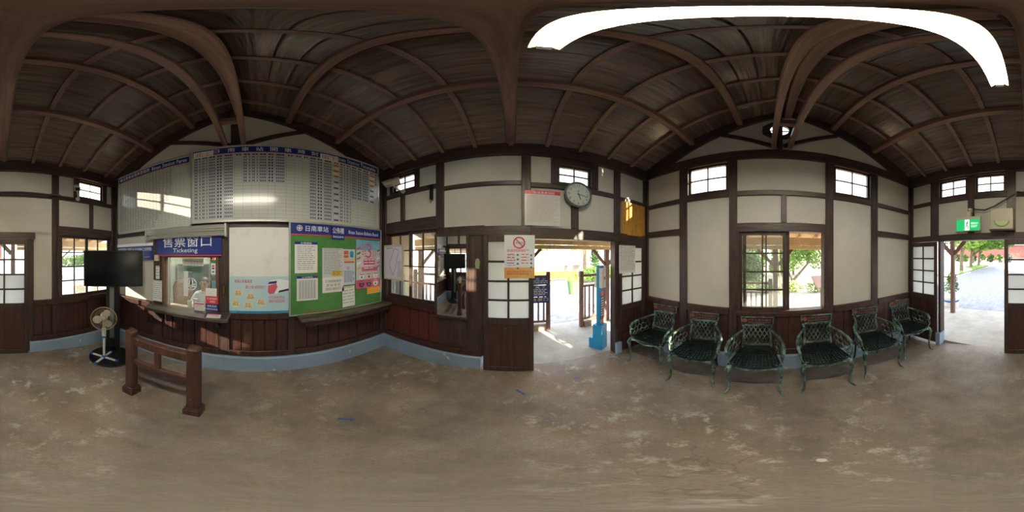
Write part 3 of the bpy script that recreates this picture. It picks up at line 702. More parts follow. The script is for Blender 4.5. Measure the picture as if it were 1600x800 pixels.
obj('rust_patch', MB().quad(-.52, -.35, -hh + .012, -hh + .035, -.001).quad(-.33, -.06, -hh + .004, -hh + .022, -.001).quad(.02, .16, -hh + .01, -hh + .025, -.001), mat('rusty_edge', rgb(150, 88, 50), rgb(120, 100, 60), 0.8, 20), GB)
def notice(name, label, x0, x1, z0, z1, m=white_p, rows=14, head=None, seed=0, n=0.058, pr=grey_print, w='north', cat='notice', group=None, tilt=0, fill=.4, mar=.1):
    o = sheet(name, label, cat, w, x0, x1, z0, z1, n, m, 0.0015, group, tilt=tilt)
    a, b = (x1 - x0) / 2, (z1 - z0) / 2; top = b
    if head: obj('heading_strip', MB().quad(-a, a, b - head[1], b, -.0006), head[0], o); top = b - head[1] - .01
    if rows: obj('print', lines(MB(), -a * (1 - mar), a * (1 - mar), -b + 2 * b * .08, top - .01, rows, random.Random(seed), -.001, fill), pr, o)
    return o
pg = 'papers pinned on the green bulletin board'
nb = notice('notice_sheet', 'white notice with navy heading, upper left on the green board', .43, .715, 1.395, 1.77, head=(blue_p, .032), rows=13, seed=1, group=pg, mar=.22, fill=.28)
text('台灣鐵路', -.07, .07, .160, .183, -.001, nb, white_print)
nb2 = notice('notice_table', 'white table sheet with navy heading, lower left on the green board', .455, .72, 1.055, 1.36, head=(blue_p, .03), rows=0, seed=2, group=pg)
g = MB()
for i in range(15): g.quad(-.11, .11, -.13 + i * .0165, -.1285 + i * .0165, -.001)
for i in range(7): g.quad(-.11 + i * .0365, -.1085 + i * .0365, -.13, .10, -.001)
for i in range(6):
    for j in range(14): g.quad(-.104 + i * .0365, -.082 + i * .0365, -.126 + j * .0165, -.119 + j * .0165, -.001)
obj('table_print', g, grey_print, nb2); text('台灣鐵路', -.07, .07, .128, .146, -.001, nb2, white_print)
notice('form_sheet', 'grey-white printed form at the middle of the green board, above the phone notice', .78, 1.075, 1.33, 1.70, rows=16, seed=4, group=pg, fill=.28, mar=.14, m=mat('grey_paper', rgb(206, 205, 204), rough=.5))
yn = notice('yellow_slip', 'yellow slip stuck on the lower part of the printed form', .91, 1.06, 1.34, 1.41, m=yellow_print, rows=3, seed=5, n=.0605, pr=black_print, group=pg)
ph = notice('phone_notice', 'white card with large phone number in the middle of the green board', .78, 1.085, 1.13, 1.33, rows=0, n=.060, group=pg)
text('訂票服務專線', -.11, .11, .03, .065, -.001, ph, mat('brown_print', rgb(130, 116, 90), rough=.5)); text('連 絡 電 話', -.10, .10, -.02, .015, -.001, ph, MATS['brown_print']); text('0800-800333', -.11, .11, -.07, -.035, -.001, ph, MATS['brown_print'])
cf = notice('colour_flyer', 'narrow pale flyer with orange and blue top beside the big poster', 1.075, 1.265, 1.21, 1.69, rows=0, n=.0595, m=mat('pale_blue_paper', rgb(206, 212, 224), rough=.45), group=pg)
obj('colour_blocks', MB().quad(-.085, -.01, .17, .22, -.001).quad(-.085, -.01, .125, .16, -.001).quad(-.08, .08, .055, .08, -.001), orange_print, cf)
obj('blue_figure', MB().disc(.04, .185, .035, -.001, 10).quad(.01, .07, .13, .16, -.001), teal_print, cf)
obj('yellow_band', MB().quad(-.09, .09, .088, .108, -.001), yellow_print, cf)
obj('ring_mark', MB().disc(-.02, -.01, .02, -.001, 12, .012), pink_print, cf)
obj('print', lines(MB(), -.08, .08, -.21, -.05, 9, random.Random(6), -.001, .35), navy_print, cf)
ws = notice('plain_slip', 'plain white slip hanging low on the green board below the flyer', 1.065, 1.26, .90, 1.19, rows=6, seed=7, n=.060, group=pg, fill=.15, tilt=R(-1.5))
ys = notice('orange_slip', 'orange-yellow slip under the lower right corner of the festival poster', 1.48, 1.742, 1.03, 1.16, m=mat('orange_paper', rgb(244, 186, 52), rough=.5), rows=4, seed=8, n=.0575, pr=orange_print, group=pg)
# festival poster
fpm = mat('festival_paper', rgb(196, 196, 210), rgb(220, 216, 224), 0.22, 2)
fp = notice('festival_poster', 'big colourful festival poster with round pictures on the right of the green board', 1.285, 1.735, 1.13, 1.83, m=fpm, rows=0, n=.0595, cat='poster', group=pg)
obj('blue_sky_band', MB().quad(-.225, .225, .20, .35, -.0004), mat('poster_blue', rgb(96, 176, 206), rgb(170, 200, 216), .25, 3), fp)
obj('pink_foot_band', MB().quad(-.225, .225, -.35, -.22, -.0004), mat('poster_pink', rgb(222, 90, 120), rgb(214, 120, 150), .25, 5), fp)
text('幸福', -.13, -.05, .10, .30, -.0012, fp, orange_print); text('3', -.05, .05, .09, .30, -.0012, fp, pink_print); text('週年', .06, .15, .10, .20, -.0012, fp, orange_print)
obj('title_block', MB().quad(-.10, .12, -.01, .08, -.001).quad(-.13, .17, -.10, -.04, -.001), pink_print, fp)
obj('title_print', lines(MB(), -.09, .11, -.09, .07, 4, random.Random(9), -.0014, .3), white_print, fp)
for k in range(6):
    x, z = -.13 + .13 * (k % 3), -.17 - .115 * (k // 3)
    c = obj('round_picture', MB().disc(x, z, .048, -.001, 18), [white_print, cream_cell, white_print, navy_print, navy_print, white_print][k], fp)
    obj('picture_label', MB().quad(x - .035, x + .035, z + .018, z + .036, -.0016), orange_print, c); obj('picture_mark', MB().disc(x, z - .014, .018, -.0016, 8), [grey_print, navy_print, yellow_print, red_print, orange_print, green_print][k], c)
rng = random.Random(4)
for k in range(5): obj('side_sticker', MB().add([(-.215, -.001, .20 - k * .07), (-.15, -.001, .225 - k * .07), (-.15, -.001, .255 - k * .07), (-.215, -.001, .23 - k * .07)], [(0, 1, 2, 3)]), [pink_print, green_print, orange_print, white_print, yellow_print][k], fp)
for k in range(5): obj('side_sticker', MB().add([(.16, -.001, .18 - k * .06), (.215, -.001, .20 - k * .06), (.215, -.001, .225 - k * .06), (.16, -.001, .205 - k * .06)], [(0, 1, 2, 3)]), [green_print, yellow_print, white_print, orange_print, pink_print][k], fp)
# counters
tc_ = wthing('ticket_counter', 'worn dark wooden counter slab under the ticket window', 'counter', 'north', -0.865, 0.885, 0.0)
worn = mat('worn_counter_wood', rgb(58, 46, 40), rgb(112, 100, 88), .35, 3, (1.2, 6, 6), .3, 8, lo=.4, hi=.75)
obj('slab', MB().prism([(-.555, 0), (-.555, -.20), (-.50, -.265), (.50, -.285), (.555, -.27), (.555, 0)], -.02, .02), worn, tc_, bevel=.006).rotation_euler = (0, 0, 0)
_s = tc_.children[0]; _s.data.transform(Matrix(((1, 0, 0, 0), (0, 0, 1, 0), (0, 1, 0, 0), (0, 0, 0, 1)))); _s.data.flip_normals()
for x in (-.40, .40): obj('bracket', MB().prism([(-.02, -.02), (-.22, -.02), (-.02, -.22)], x - .02, x + .02), wains_v, tc_)
for c in tc_.children:
    if c.name.startswith('bracket'): c.data.transform(Matrix(((0, 1, 0, 0), (1, 0, 0, 0), (0, 0, 1, 0), (0, 0, 0, 1)))); c.data.flip_normals()
wc = wthing('writing_shelf', 'dark wooden writing shelf below the green bulletin board', 'shelf', 'north', 1.125, 0.85, 0.0)
obj('slab', MB().box(-.665, .72, -.225, 0.0, -.02, .02), worn, wc, bevel=.008)
obj('apron', MB().box(-.60, .68, -.19, -.16, -.09, -.02), wains_v, wc)
for x in (-.56, .10, .62): obj('bracket', MB().box(x - .02, x + .02, -.18, 0.0, -.10, -.02), wains_v, wc)

# ---- ticket window with its glass, decals, slips
TW = struct(empty('window_20', at('north', -0.865, 1.23), 0.0))
fw = MB().box(-.405, -.37, -.012, .10, -.37, .37).box(.36, .405, -.012, .10, -.37, .37).box(-.37, .36, -.012, .10, .35, .39).box(-.37, .36, -.02, .10, -.385, -.345)
obj('window_frame', fw, mat('light_brown_jamb', rgb(120, 84, 64), rgb(96, 66, 52), .4, 3, V_, .2), TW)
obj('mullion', MB().box(-.31, -.298, .02, .04, -.345, .35), alu, TW)
obj('pane', MB().box(-.30, .36, .028, .032, -.345, .35), glass, TW); obj('pane', MB().box(-.37, -.31, .05, .054, -.345, .35), glass, TW)
em = MB().disc(.02, .0, .085, .026, 28, .070).quad(-.065, .105, -.008, .008, .026).quad(-.05, .09, -.035, -.02, .026).disc(.02, .03, .032, .026, 14).quad(.012, .028, -.08, .08, .026)
obj('round_emblem', em, white_print, TW)
obj('white_strip', MB().quad(-.085, -.02, -.17, .17, .0265), white_p, TW)
st = obj('payment_sticker', MB().quad(.29, .35, .14, .32, .026), white_print, TW); obj('sticker_marks', MB().quad(.29, .35, .28, .32, .0255), green_print, st)
obj('sticker_marks', MB().quad(.305, .335, .235, .255, .0255), red_print, st); obj('sticker_marks', MB().quad(.305, .335, .205, .225, .0255).quad(.305, .335, .165, .18, .0255), navy_print, st)
hs = obj('hanging_notice', MB().quad(-.15, .16, .235, .34, .12), white_p, TW); text('請勿倚靠玻璃', -.13, .14, .26, .31, .1185, hs, pink_print)
rs = wthing('red_window_sign', 'red and white sign standing on the counter at the right of the ticket window', 'sign', 'north', -.555, 1.0, 0.016)
obj('white_card', MB().box(-.075, .065, .0, .004, -.02, .20), white_p, rs); obj('red_plate', MB().box(-.075, .085, -.003, .0, .0, .10), red_print, rs)
text('身心障礙者購票', -.06, .07, .055, .085, -.0035, rs, white_print); text('請按鈴', -.02, .05, .015, .045, -.0035, rs, white_print)
bs = wthing('blue_window_sign', 'navy sign below the red one at the right of the ticket window', 'sign', 'north', -.55, .905, 0.018)
obj('plate', MB().box(-.08, .085, 0, .003, .0, .095), blue_p, bs); text('需要服務', -.06, .06, .05, .08, -.0005, bs, white_print); text('請聯絡站務員', -.07, .07, .012, .038, -.0005, bs, white_print)
pc = wthing('price_card', 'small white card with red edge standing on the counter inside the ticket window', 'card', 'north', -.70, .887, 0.05)
obj('card', MB().box(-.06, .06, 0, .003, 0, .13), white_p, pc); obj('red_edge', MB().box(-.06, .06, -.001, 0, .10, .12), pink_print, pc); obj('print', lines(MB(), -.05, .05, .015, .09, 4, random.Random(2), -.001, .3), grey_print, pc)
tray = wthing('coin_tray', 'flat grey coin tray on the counter in front of the ticket window', 'tray', 'north', -.79, .886, .13)
obj('tray', MB().box(-.07, .07, -.05, .05, 0, .008).box(-.075, -.068, -.055, .055, 0, .014).box(.068, .075, -.055, .055, 0, .014), alu, tray, bevel=.002)
hold = wthing('slip_holder', 'white paper roll and cup behind the glass at the left of the ticket window', 'holder', 'north', -.93, .845, -.18)
obj('cup', MB().lathe([(.032, 0), (.035, .11), (.031, .11), (.029, .01)], n=14), white_plastic, hold, smooth=True); obj('roll', MB().lathe([(.03, 0), (.03, .15)], (.085, 0, 0), n=14), cream_plastic, hold, smooth=True)
rp = thing('pink_receipt_pad', 'pink and white receipt pad lying on the right end of the counter', 'pad', at('north', -.475, .906, .20), R(8)); obj('pad', MB().box(-.075, .075, -.05, .05, 0, .006), white_p, rp); obj('pink_sheet', MB().box(-.08, .05, .01, .055, .006, .008), mat('pink_paper', rgb(226, 150, 186), rough=.6), rp)
obj('print', MB().box(-.06, .06, -.03, -.026, .006, .0065).box(-.06, .06, -.015, -.011, .006, .0065), pink_print, rp)
pg2 = 'slips on the post left of the ticket window'
tag(obj('switch_box', MB().box(-.035, .035, -.035, 0, -.035, .05).box(-.012, .004, -.04, -.035, -.01, .0), cream_plastic, None, at('north', -1.345, 1.565, .012), bevel=.004), 'small cream switch box on the post beside the ticket window', 'switch')
notice('white_slip', 'narrow white slip below the switch box on the post', -1.375, -1.31, 1.27, 1.46, rows=4, seed=12, n=.016, group=pg2, fill=.2)
notice('price_slip', 'white handwritten sheet curling on the post at the left end of the counter', -1.42, -1.265, .94, 1.25, rows=9, seed=13, n=.022, group=pg2, fill=.2)
tag(obj('yellow_latch', MB().box(-.008, .008, -.012, 0, -.07, .07).tube([(0, -.012, .05), (0, -.03, .03), (0, -.03, -.03), (0, -.012, -.05)], .006), mat('brass', rgb(190, 150, 70), rough=.3, metal=.9), None, at('north', -.40, 1.17, .012)), 'brass pull handle on the dark post right of the ticket window', 'handle')

# ---- east wall things
CL = wthing('wall_clock', 'round white wall clock with grey rim above the platform doorway', 'clock', 'east', .765, 2.385, 0.02)
obj('clock_case', MB().lathe([(.165, 0), (.178, -.02), (.178, -.045), (.160, -.06), (.155, -.048), (.155, -.02)], axis='y', n=40), mat('grey_rim', rgb(112, 110, 112), rough=.35), CL, smooth=True)
face = obj('clock_face', MB().lathe([(.157, -.03), (.157, -.038)], axis='y', n=40), white_p, CL)
for h in range(1, 13):
    a = PI / 2 - h * PI / 6; x, z = .122 * math.cos(a), .122 * math.sin(a); t = text(str(h), x - .02, x + .02, z - .017, z + .017, -.0395, face, black_print, 'numeral', keep=True)
g = MB()
for h in range(60):
    a = h * PI / 30; r0 = .143 if h % 5 else .140; g.bar((r0 * math.cos(a), -.0395, r0 * math.sin(a)), (.149 * math.cos(a), -.0395, .149 * math.sin(a)), .0015 if h % 5 else .003, .001, (0, 1, 0))
obj('minute_marks', g, black_print, face); emblem(face, 0, .045, .012, -.0395, black_print)
for nm, deg, L_, w_ in (('hour_hand', 158.5, .08, .009), ('minute_hand', 102, .125, .006)):
    a = PI / 2 - R(deg); obj(nm, MB().bar((-.02 * math.cos(a), -.043, -.02 * math.sin(a)), (L_ * math.cos(a), -.043, L_ * math.sin(a)), w_, .002, (0, 1, 0)), black_print, CL)
obj('hub', MB().lathe([(.007, -.040), (.007, -.047)], axis='y', n=12), black_print, CL)
obj('clock_glass', MB().lathe([(.156, -.052), (.156, -.053)], axis='y', n=40), glass, CL)
nt_ = notice('fare_rules_poster', 'white poster with pink heading left of the wall clock', .125, .545, 1.955, 2.40, rows=20, seed=21, n=.02, w='east', cat='poster', head=(mat('pinkred', rgb(222, 70, 96), rough=.3), .05), pr=mat('pale_red_print', rgb(206, 160, 160), rough=.5), m=mat('pale_poster', rgb(222, 220, 212), rough=.2), fill=.3)
text('旅客乘車須知', -.11, .14, .178, .212, -.001, nt_, white_print)
op = wthing('varnished_pine_panel', 'glossy orange pine board hung at the corner above the door', 'board', 'east', 1.70, 2.155, .03)
obj('plank_panel', MB().box(-.245, .225, 0, .02, -.275, .275), orange_wood, op, bevel=.004)
obj('inner_panel', MB().box(-.15, .15, -.006, 0, -.245, -.06).box(-.15, .15, -.006, 0, -.045, .23), orange_wood, op, bevel=.003)
NS = notice('no_smoking_poster', 'white and orange safety poster with a red prohibition ring on the sliding door', -.105, .235, 1.35, 1.835, rows=0, n=.07, w='east', cat='poster', m=white_print)
obj('orange_fade', MB().quad(-.17, .17, -.2425, -.12, -.0004), mat('orange_fade', rgb(240, 190, 110), rgb(232, 170, 84), .3, 3), NS)
ring = obj('prohibition_ring', MB().disc(-.005, .155, .068, -.0012, 32, .052), red_print, NS); obj('ring_bar', MB().add([(-.047, -.0014, .195), (-.039, -.0014, .203), (.040, -.0014, .117), (.032, -.0014, .109)], [(0, 1, 2, 3)]), red_print, ring)
text('危險品', -.045, .04, .142, .168, -.0012, ring, black_print)
g = MB(); lines(g, -.14, .14, .05, .078, 2, random.Random(5), -.001, .5); lines(g, -.14, -.045, -.10, .03, 4, random.Random(6), -.001, .25); lines(g, .02, .10, -.10, .03, 4, random.Random(7), -.001, .25); lines(g, -.14, .13, -.21, -.16, 3, random.Random(8), -.001, .4); obj('red_text', g, red_print, NS)
g = MB()
for i in range(4): g.disc(-.02, .02 - i * .05, .013, -.001, 8); g.disc(.13, .015 - i * .045, .012, -.001, 8)
lines(g, -.135, -.05, -.12, .015, 5, random.Random(9), -.0011, .18); obj('picture_marks', g, grey_print, NS)
notice('white_table_notice', 'white two-column list taped on the frosted door right of the doorway', 1.385, 1.70, 1.35, 1.755, rows=16, seed=31, n=.045, w='east', fill=.25)
# leaning wall mirror
MI = wthing('wall_mirror', 'tall dark-framed mirror between the window and the sliding door', 'mirror', 'east', -.735, 1.34, .045); MI.rotation_euler = (0, 0, WALLS['east'][1] + R(4.3)); MI.location.x -= .012
obj('mirror_frame', MB().box(-.215, -.185, -.012, .012, -.53, .53).box(.185, .215, -.012, .012, -.53, .53).box(-.185, .185, -.012, .012, .50, .53).box(-.185, .185, -.012, .012, -.53, -.50), timber_v, MI, bevel=.003)
obj('mirror_glass', MB().box(-.187, .187, -.002, .006, -.502, .502), mirror_m, MI)
# route map in a cream frame, hung before the window
MP = wthing('route_map', 'cream-framed island railway map hanging in front of the window', 'map', 'east', -1.685, 1.50, .03)
obj('map_frame', MB().box(-.20, -.175, -.01, .012, -.27, .27).box(.175, .20, -.01, .012, -.27, .27).box(-.175, .175, -.01, .012, .245, .27).box(-.175, .175, -.01, .012, -.27, -.245), cream_plastic, MI and MP, bevel=.002)
sh_ = obj('map_sheet', MB().box(-.176, .176, -.002, .004, -.246, .246), mat('map_paper', rgb(224, 220, 232), rough=.35), MP)
out_ = [(.02, .21), (.07, .20), (.11, .17), (.10, .12), (.075, .06), (.06, -.02), (.045, -.09), (.015, -.15), (-.005, -.20), (-.02, -.17), (-.05, -.11), (-.075, -.04), (-.06, .03), (-.03, .10), (-.005, .16)]
obj('island_outline', MB().tube([(x, -.004, z) for x, z in out_], .0022, 4, closed=True), black_print, sh_)
obj('map_print', lines(lines(MB(), -.15, .0, .205, .225, 1, random.Random(1), -.003, .5), .09, .16, -.22, .02, 14, random.Random(2), -.003, .3), grey_print, sh_)
for k, (zs, c) in enumerate(((1.55, 0), (1.02, 1), (1.42, 2))): pass
gp = MB().prism([(-.022, -.06), (.02, -.065), (.03, .02), (.012, .06), (-.02, .05), (-.03, 0)], -.003, 0)
tag(obj('paint_patch', gp, mat('pale_green_paint', rgb(150, 168, 128), rough=.6), None, at('east', -.42, 1.515, .024), rz=WALLS['east'][1]), 'pale green scuffed patch on the door post', 'patch')

# ---- security cameras
def cctv(w, u, z, label, aim, flip):
    c = wthing('security_camera', label, 'camera', w, u, z, 0.0, 'white security cameras')
    obj('base', MB().lathe([(.035, -.01), (.035, -.03), (.02, -.035)], axis='y', n=14), cream_plastic, c, smooth=True)
    obj('arm', MB().tube([(0, -.03, 0), (flip * .02, -.08, .005), (flip * .06, -.13, .05), (flip * .075, -.15, .085)], .012, 8), cream_plastic, c, smooth=True)
    h = empty('camera_housing', (flip * .08, -.16, .125), parent=c); h.rotation_euler = aim
    b = obj('housing', MB().prism([(-.045, -.035), (.045, -.035), (.045, .02), (.03, .04), (-.03, .04), (-.045, .02)], -.12, .11), cream_plastic, h, bevel=.004)
    obj('sun_hood', MB().prism([(-.052, .03), (-.034, .048), (.034, .048), (.052, .03), (.052, .034), (.035, .054), (-.035, .054), (-.052, .034)], -.15, .11), cream_plastic, h)
    obj('lens', MB().box(-.033, .033, -.124, -.119, -.026, .022), screen_m, h)
    return c
cctv('west', 1.16, 2.54, 'white security camera at the corner by the dark screen', (R(28), R(0), R(-25)), -1)
cctv('east', -1.50, 2.60, 'white security camera above the window with the route map', (R(12), 0, R(-62)), -1)
# ---- west wall things
EX = wthing('exit_sign', 'green emergency exit sign with running figure above the street doorway', 'sign', 'west', -.82, 2.065, .08)
obj('sign_case', MB().box(-.185, .185, -.03, .03, -.10, .115), cream_plastic, EX, bevel=.004)
gf = obj('green_face', MB().box(-.178, .178, -.034, -.03, -.095, .072), exit_green, EX)
obj('white_field', MB().quad(-.045, .025, -.09, .068, -.035), exit_white, gf)
run = MB().disc(-.002, .045, .010, -.0358, 12).bar((-.005, -.0358, .032), (-.015, -.0358, -.015), .016, .001, (0, 1, 0)).bar((-.012, -.0358, -.015), (.008, -.0358, -.04), .011, .001, (0, 1, 0)).bar((.008, -.0358, -.04), (.0, -.0358, -.075), .010, .001, (0, 1, 0)).bar((-.015, -.0358, -.015), (-.03, -.0358, -.045), .011, .001, (0, 1, 0)).bar((-.03, -.0358, -.045), (-.04, -.0358, -.05), .009, .001, (0, 1, 0)).bar((-.005, -.0358, .028), (.018, -.0358, .005), .008, .001, (0, 1, 0)).bar((-.008, -.0358, .028), (-.032, -.0358, .01), .008, .001, (0, 1, 0))
obj('running_figure', run, green_print, gf)
text('緊急出口', .05, .155, -.005, .025, -.0352, gf, exit_white); text('EXIT', .055, .145, -.05, -.02, -.0352, gf, exit_white)
obj('hanger', MB().box(-.03, .03, -.02, .08, .115, .20), cream_plastic, EX, bevel=.004)
SP = wthing('white_speaker_box', 'square cream speaker box with green melon-slice cover above the doorway', 'speaker', 'west', -.325, 2.115, .12)
obj('box', MB().box(-.155, .155, -.02, .12, -.145, .15), cream_plastic, SP, bevel=.006); obj('shelf', MB().box(-.17, .17, -.03, .12, -.165, -.147), timber_h, SP)
hc = [(.105 * math.cos(PI + PI * i / 14), -.03 + .085 * math.sin(PI + PI * i / 14)) for i in range(15)]
mel = obj('melon_slice', MB().prism(hc, -.028, -.02), mat('melon_rind', rgb(120, 160, 90), rough=.5), SP)
obj('melon_flesh', MB().prism([(x * .86, (z + .03) * .84 - .03) for x, z in hc], -.030, -.028), mat('melon_flesh', rgb(206, 216, 160), rough=.5), mel)
pipe = mat('grey_conduit', rgb(70, 66, 64), rough=.5)
tag(obj('electric_conduit', MB().tube([(u, -.03 - (.03 if abs(u - .8) < .07 or abs(u + .2) < .09 else 0), 2.545 + .006 * math.sin(u * 5)) for u in [-.12 + i * .05 for i in range(25)]], .014, 8).tube([(u, -.03, 2.515) for u in (-.12, .74)], .010, 8), pipe, None, at('west', 0), rz=WALLS['west'][1], smooth=True), 'pair of grey cable conduits running along the street-side wall', 'conduit')
tag(obj('camera_cable', MB().tube([(.80, -.03, 2.52), (.81, -.03, 2.2), (.82, -.03, 2.0), (.80, -.03, 1.2), (.86, -.03, .93), (1.0, -.07, .8), (1.2, -.12, .55), (1.45, -.2, .38), (1.62, -.3, .33)], .005, 6), black_plastic, None, at('west', 0), rz=WALLS['west'][1], smooth=True), 'thin black cable hanging down the post to the fan', 'cable')
tag(obj('looped_cable', MB().tube([(-.80, -.03, 2.36), (-.72, -.04, 2.30), (-.58, -.05, 2.28), (-.44, -.05, 2.33), (-.30, -.04, 2.42), (-.16, -.03, 2.52)], .012, 8), pipe, None, at('west', 0), rz=WALLS['west'][1], smooth=True), 'thick grey cable looping under the windows above the street doorway', 'cable')
tag(obj('lamp_socket', MB().box(-.025, .025, -.05, 0, -.03, .03).lathe([(.02, -.05), (.022, -.09), (.012, -.10)], (0, 0, -.0), axis='y', n=12), cream_plastic, None, at('west', -.80, 2.29, .012), rz=WALLS['west'][1]), 'small cream lamp socket on the stud above the exit sign', 'socket')
tag(obj('black_bracket', MB().box(-.015, .015, -.05, 0, -.12, .10).box(-.05, .015, -.045, -.015, .08, .10), black_plastic, None, at('east', -1.02, 2.48, .01), rz=WALLS['east'][1]), 'small black bracket on the beam post beside the security camera', 'bracket')
# ---- fluorescent lamp
FL = thing('fluorescent_lamp', 'long lit cream fluorescent lamp under the roof tie beam', 'lamp', (-.19, -.103, 3.0), R(2.3))
obj('lamp_reflector', MB().prism([(-.045, -.012), (-.02, .03), (.02, .03), (.045, -.012), (.043, -.014), (.018, .024), (-.018, .024), (-.043, -.014)], -.61, .61), reflector_m, FL, rz=PI / 2)
obj('lamp_housing', MB().box(-.60, .60, -.02, .02, .03, .07), reflector_m, FL, bevel=.003)
obj('lamp_tube', MB().tube([(-.585, 0, .002), (.585, 0, .002)], .011, 10), tube_m, FL, smooth=True)
for s in (-1, 1):
    obj('end_cap', MB().box(s * .60 - .012, s * .60 + .012, -.02, .02, -.02, .035), white_plastic, FL)
    obj('hanger', MB().tube([(s * .45, 0, .07), (s * .45, .08, .12)], .004, 6), metal_dark, FL)

# ---- screen on its stand
TVc = Vector((-1.80, 1.42, 0)); rzt = R(51)
ST = thing('screen_stand', 'black floor stand with round base carrying the dark screen in the corner', 'stand', (-1.77, 1.40, 0), R(50))
obj('base_disc', MB().lathe([(.30, 0), (.305, .012), (.295, .028), (.05, .03)], n=40), black_plastic, ST, smooth=True)
obj('column', MB().box(-.07, -.02, .12, .16, .028, 1.55).box(.08, .13, .12, .16, .028, 1.55), black_plastic, ST, bevel=.004)
obj('front_plate', MB().box(-.02, .045, .105, .12, .30, 1.22), mat('brushed_grey', rgb(120, 122, 124), rough=.4, metal=.4), ST, bevel=.002)
obj('back_plate', MB().box(-.02, .08, .14, .15, .1, 1.5), black_plastic, ST)
TV = thing('flat_screen', 'large dark switched-off flat screen on the corner stand', 'screen', (-1.755, 1.43, 1.42), R(50))
obj('casing', MB().box(-.42, .42, .03, .075, -.26, .26), black_plastic, TV, bevel=.006)
obj('glass_panel', MB().box(-.405, .405, .026, .031, -.245, .245), screen_m, TV); obj('rear_housing', MB().box(-.22, .22, .075, .115, -.16, .16), black_plastic, TV)
# ---- fan
FN = thing('pedestal_fan', 'cream pedestal fan with blue-capped cross feet on the black base disc', 'fan', (-1.765, 1.28, .03), R(52))
for k in range(4):
    a = PI / 4 + k * PI / 2 + .25; l = obj('leg', MB().bar((0, 0, .02), (.19 * math.cos(a), .19 * math.sin(a), .012), .026, .02), white_plastic, FN)
    obj('foot_cap', MB().bar((.175 * math.cos(a), .175 * math.sin(a), .012), (.205 * math.cos(a), .205 * math.sin(a), .012), .03, .024), blue_plastic, l)
obj('hub_collar', MB().lathe([(.03, 0), (.03, .04), (.018, .055)], n=14), blue_plastic, FN, smooth=True)
obj('pole', MB().lathe([(.017, .04), (.017, .40)], n=12), white_plastic, FN, smooth=True); obj('pole_collar', MB().lathe([(.024, .38), (.024, .41)], n=12), blue_plastic, FN, smooth=True)
obj('control_box', MB().box(-.03, .03, -.03, .03, .41, .54), white_plastic, FN, bevel=.006)
obj('motor_housing', MB().lathe([(.02, -.06), (.05, -.04), (.055, .03), (.04, .09), (.01, .10)], (0, 0, .72), axis='y', n=16), cream_plastic, FN, smooth=True)
obj('neck', MB().tube([(0, 0, .54), (0, .02, .62), (0, .01, .68)], .022, 10), cream_plastic, FN, smooth=True)
bl = MB()
for k in range(3):
    a0 = k * 2 * PI / 3 + .5
    pts = []
    for i in range(7):
        t = i / 6
        for r_, dy in ((.03 + .115 * math.sin(PI * (.15 + .7 * t)), -.09 - .03 * t + .015),): pts.append((r_ * math.cos(a0 + t * 1.35), dy, r_ * math.sin(a0 + t * 1.35)))
    inner = [(.028 * math.cos(a0 + t / 6 * 1.35), -.085, .028 * math.sin(a0 + t / 6 * 1.35)) for t in range(7)]
    b0 = len(bl.v); bl.add([(x, y, z + .72) for x, y, z in pts + inner], [(i, i + 1, i + 8, i + 7) for i in range(6)])
obj('blades', bl, mat('smoky_blade', rgb(196, 190, 176), rough=.3), FN, smooth=True)
obj('hub_cap', MB().lathe([(.03, -.07), (.03, -.10), (.015, -.112)], (0, 0, .72), axis='y', n=16), cream_plastic, FN, smooth=True)
cg = MB()
for r_, y in ((.17, -.09), (.168, -.10), (.12, -.135), (.06, -.148), (.025, -.15), (.12, -.045), (.168, -.075)):
    cg.tube([(r_ * math.cos(2 * PI * i / 28), y, .72 + r_ * math.sin(2 * PI * i / 28)) for i in range(28)], .0035 if r_ > .15 else .0018, 4, closed=True)
for i in range(36):
    a = 2 * PI * i / 36; cg.tube([(.025 * math.cos(a), -.15, .72 + .025 * math.sin(a)), (.10 * math.cos(a), -.14, .72 + .10 * math.sin(a)), (.17 * math.cos(a), -.095, .72 + .17 * math.sin(a)), (.10 * math.cos(a), -.04, .72 + .10 * math.sin(a))], .0012, 3)
obj('guard', cg, mat('beige_wire', rgb(170, 156, 126), rough=.35, metal=.3), FN)
# ---- wooden queue railing
QR = thing('queue_railing', 'old dark red wooden railing with two square posts before the ticket counter', 'railing', (-.73, 1.045, 0))
worn_red = mat('worn_red_wood', rgb(66, 36, 31), rgb(92, 58, 48), .45, 2.4, V_, .35, 5, spots=(rgb(140, 150, 130), 13.0, 0.70))
for x, h in ((-.29, .89), (.30, .89)):
    p = obj('post', MB().box(x - .045, x + .045, -.045, .045, 0, h), worn_red, QR, bevel=.012)
    obj('post_foot', MB().box(x - .062, x + .062, -.062, .062, 0, .10).box(x - .054, x + .054, -.054, .054, .10, .125), worn_red, p, bevel=.004)
obj('top_rail', MB().box(-.25, .26, -.03, .03, .745, .83), worn_red, QR, bevel=.006)
obj('lower_rail', MB().box(-.25, .26, -.022, .022, .50, .555), worn_red, QR, bevel=.004)
obj('baluster', MB().box(-.03, .02, -.018, .018, .555, .745), worn_red, QR, bevel=.003)
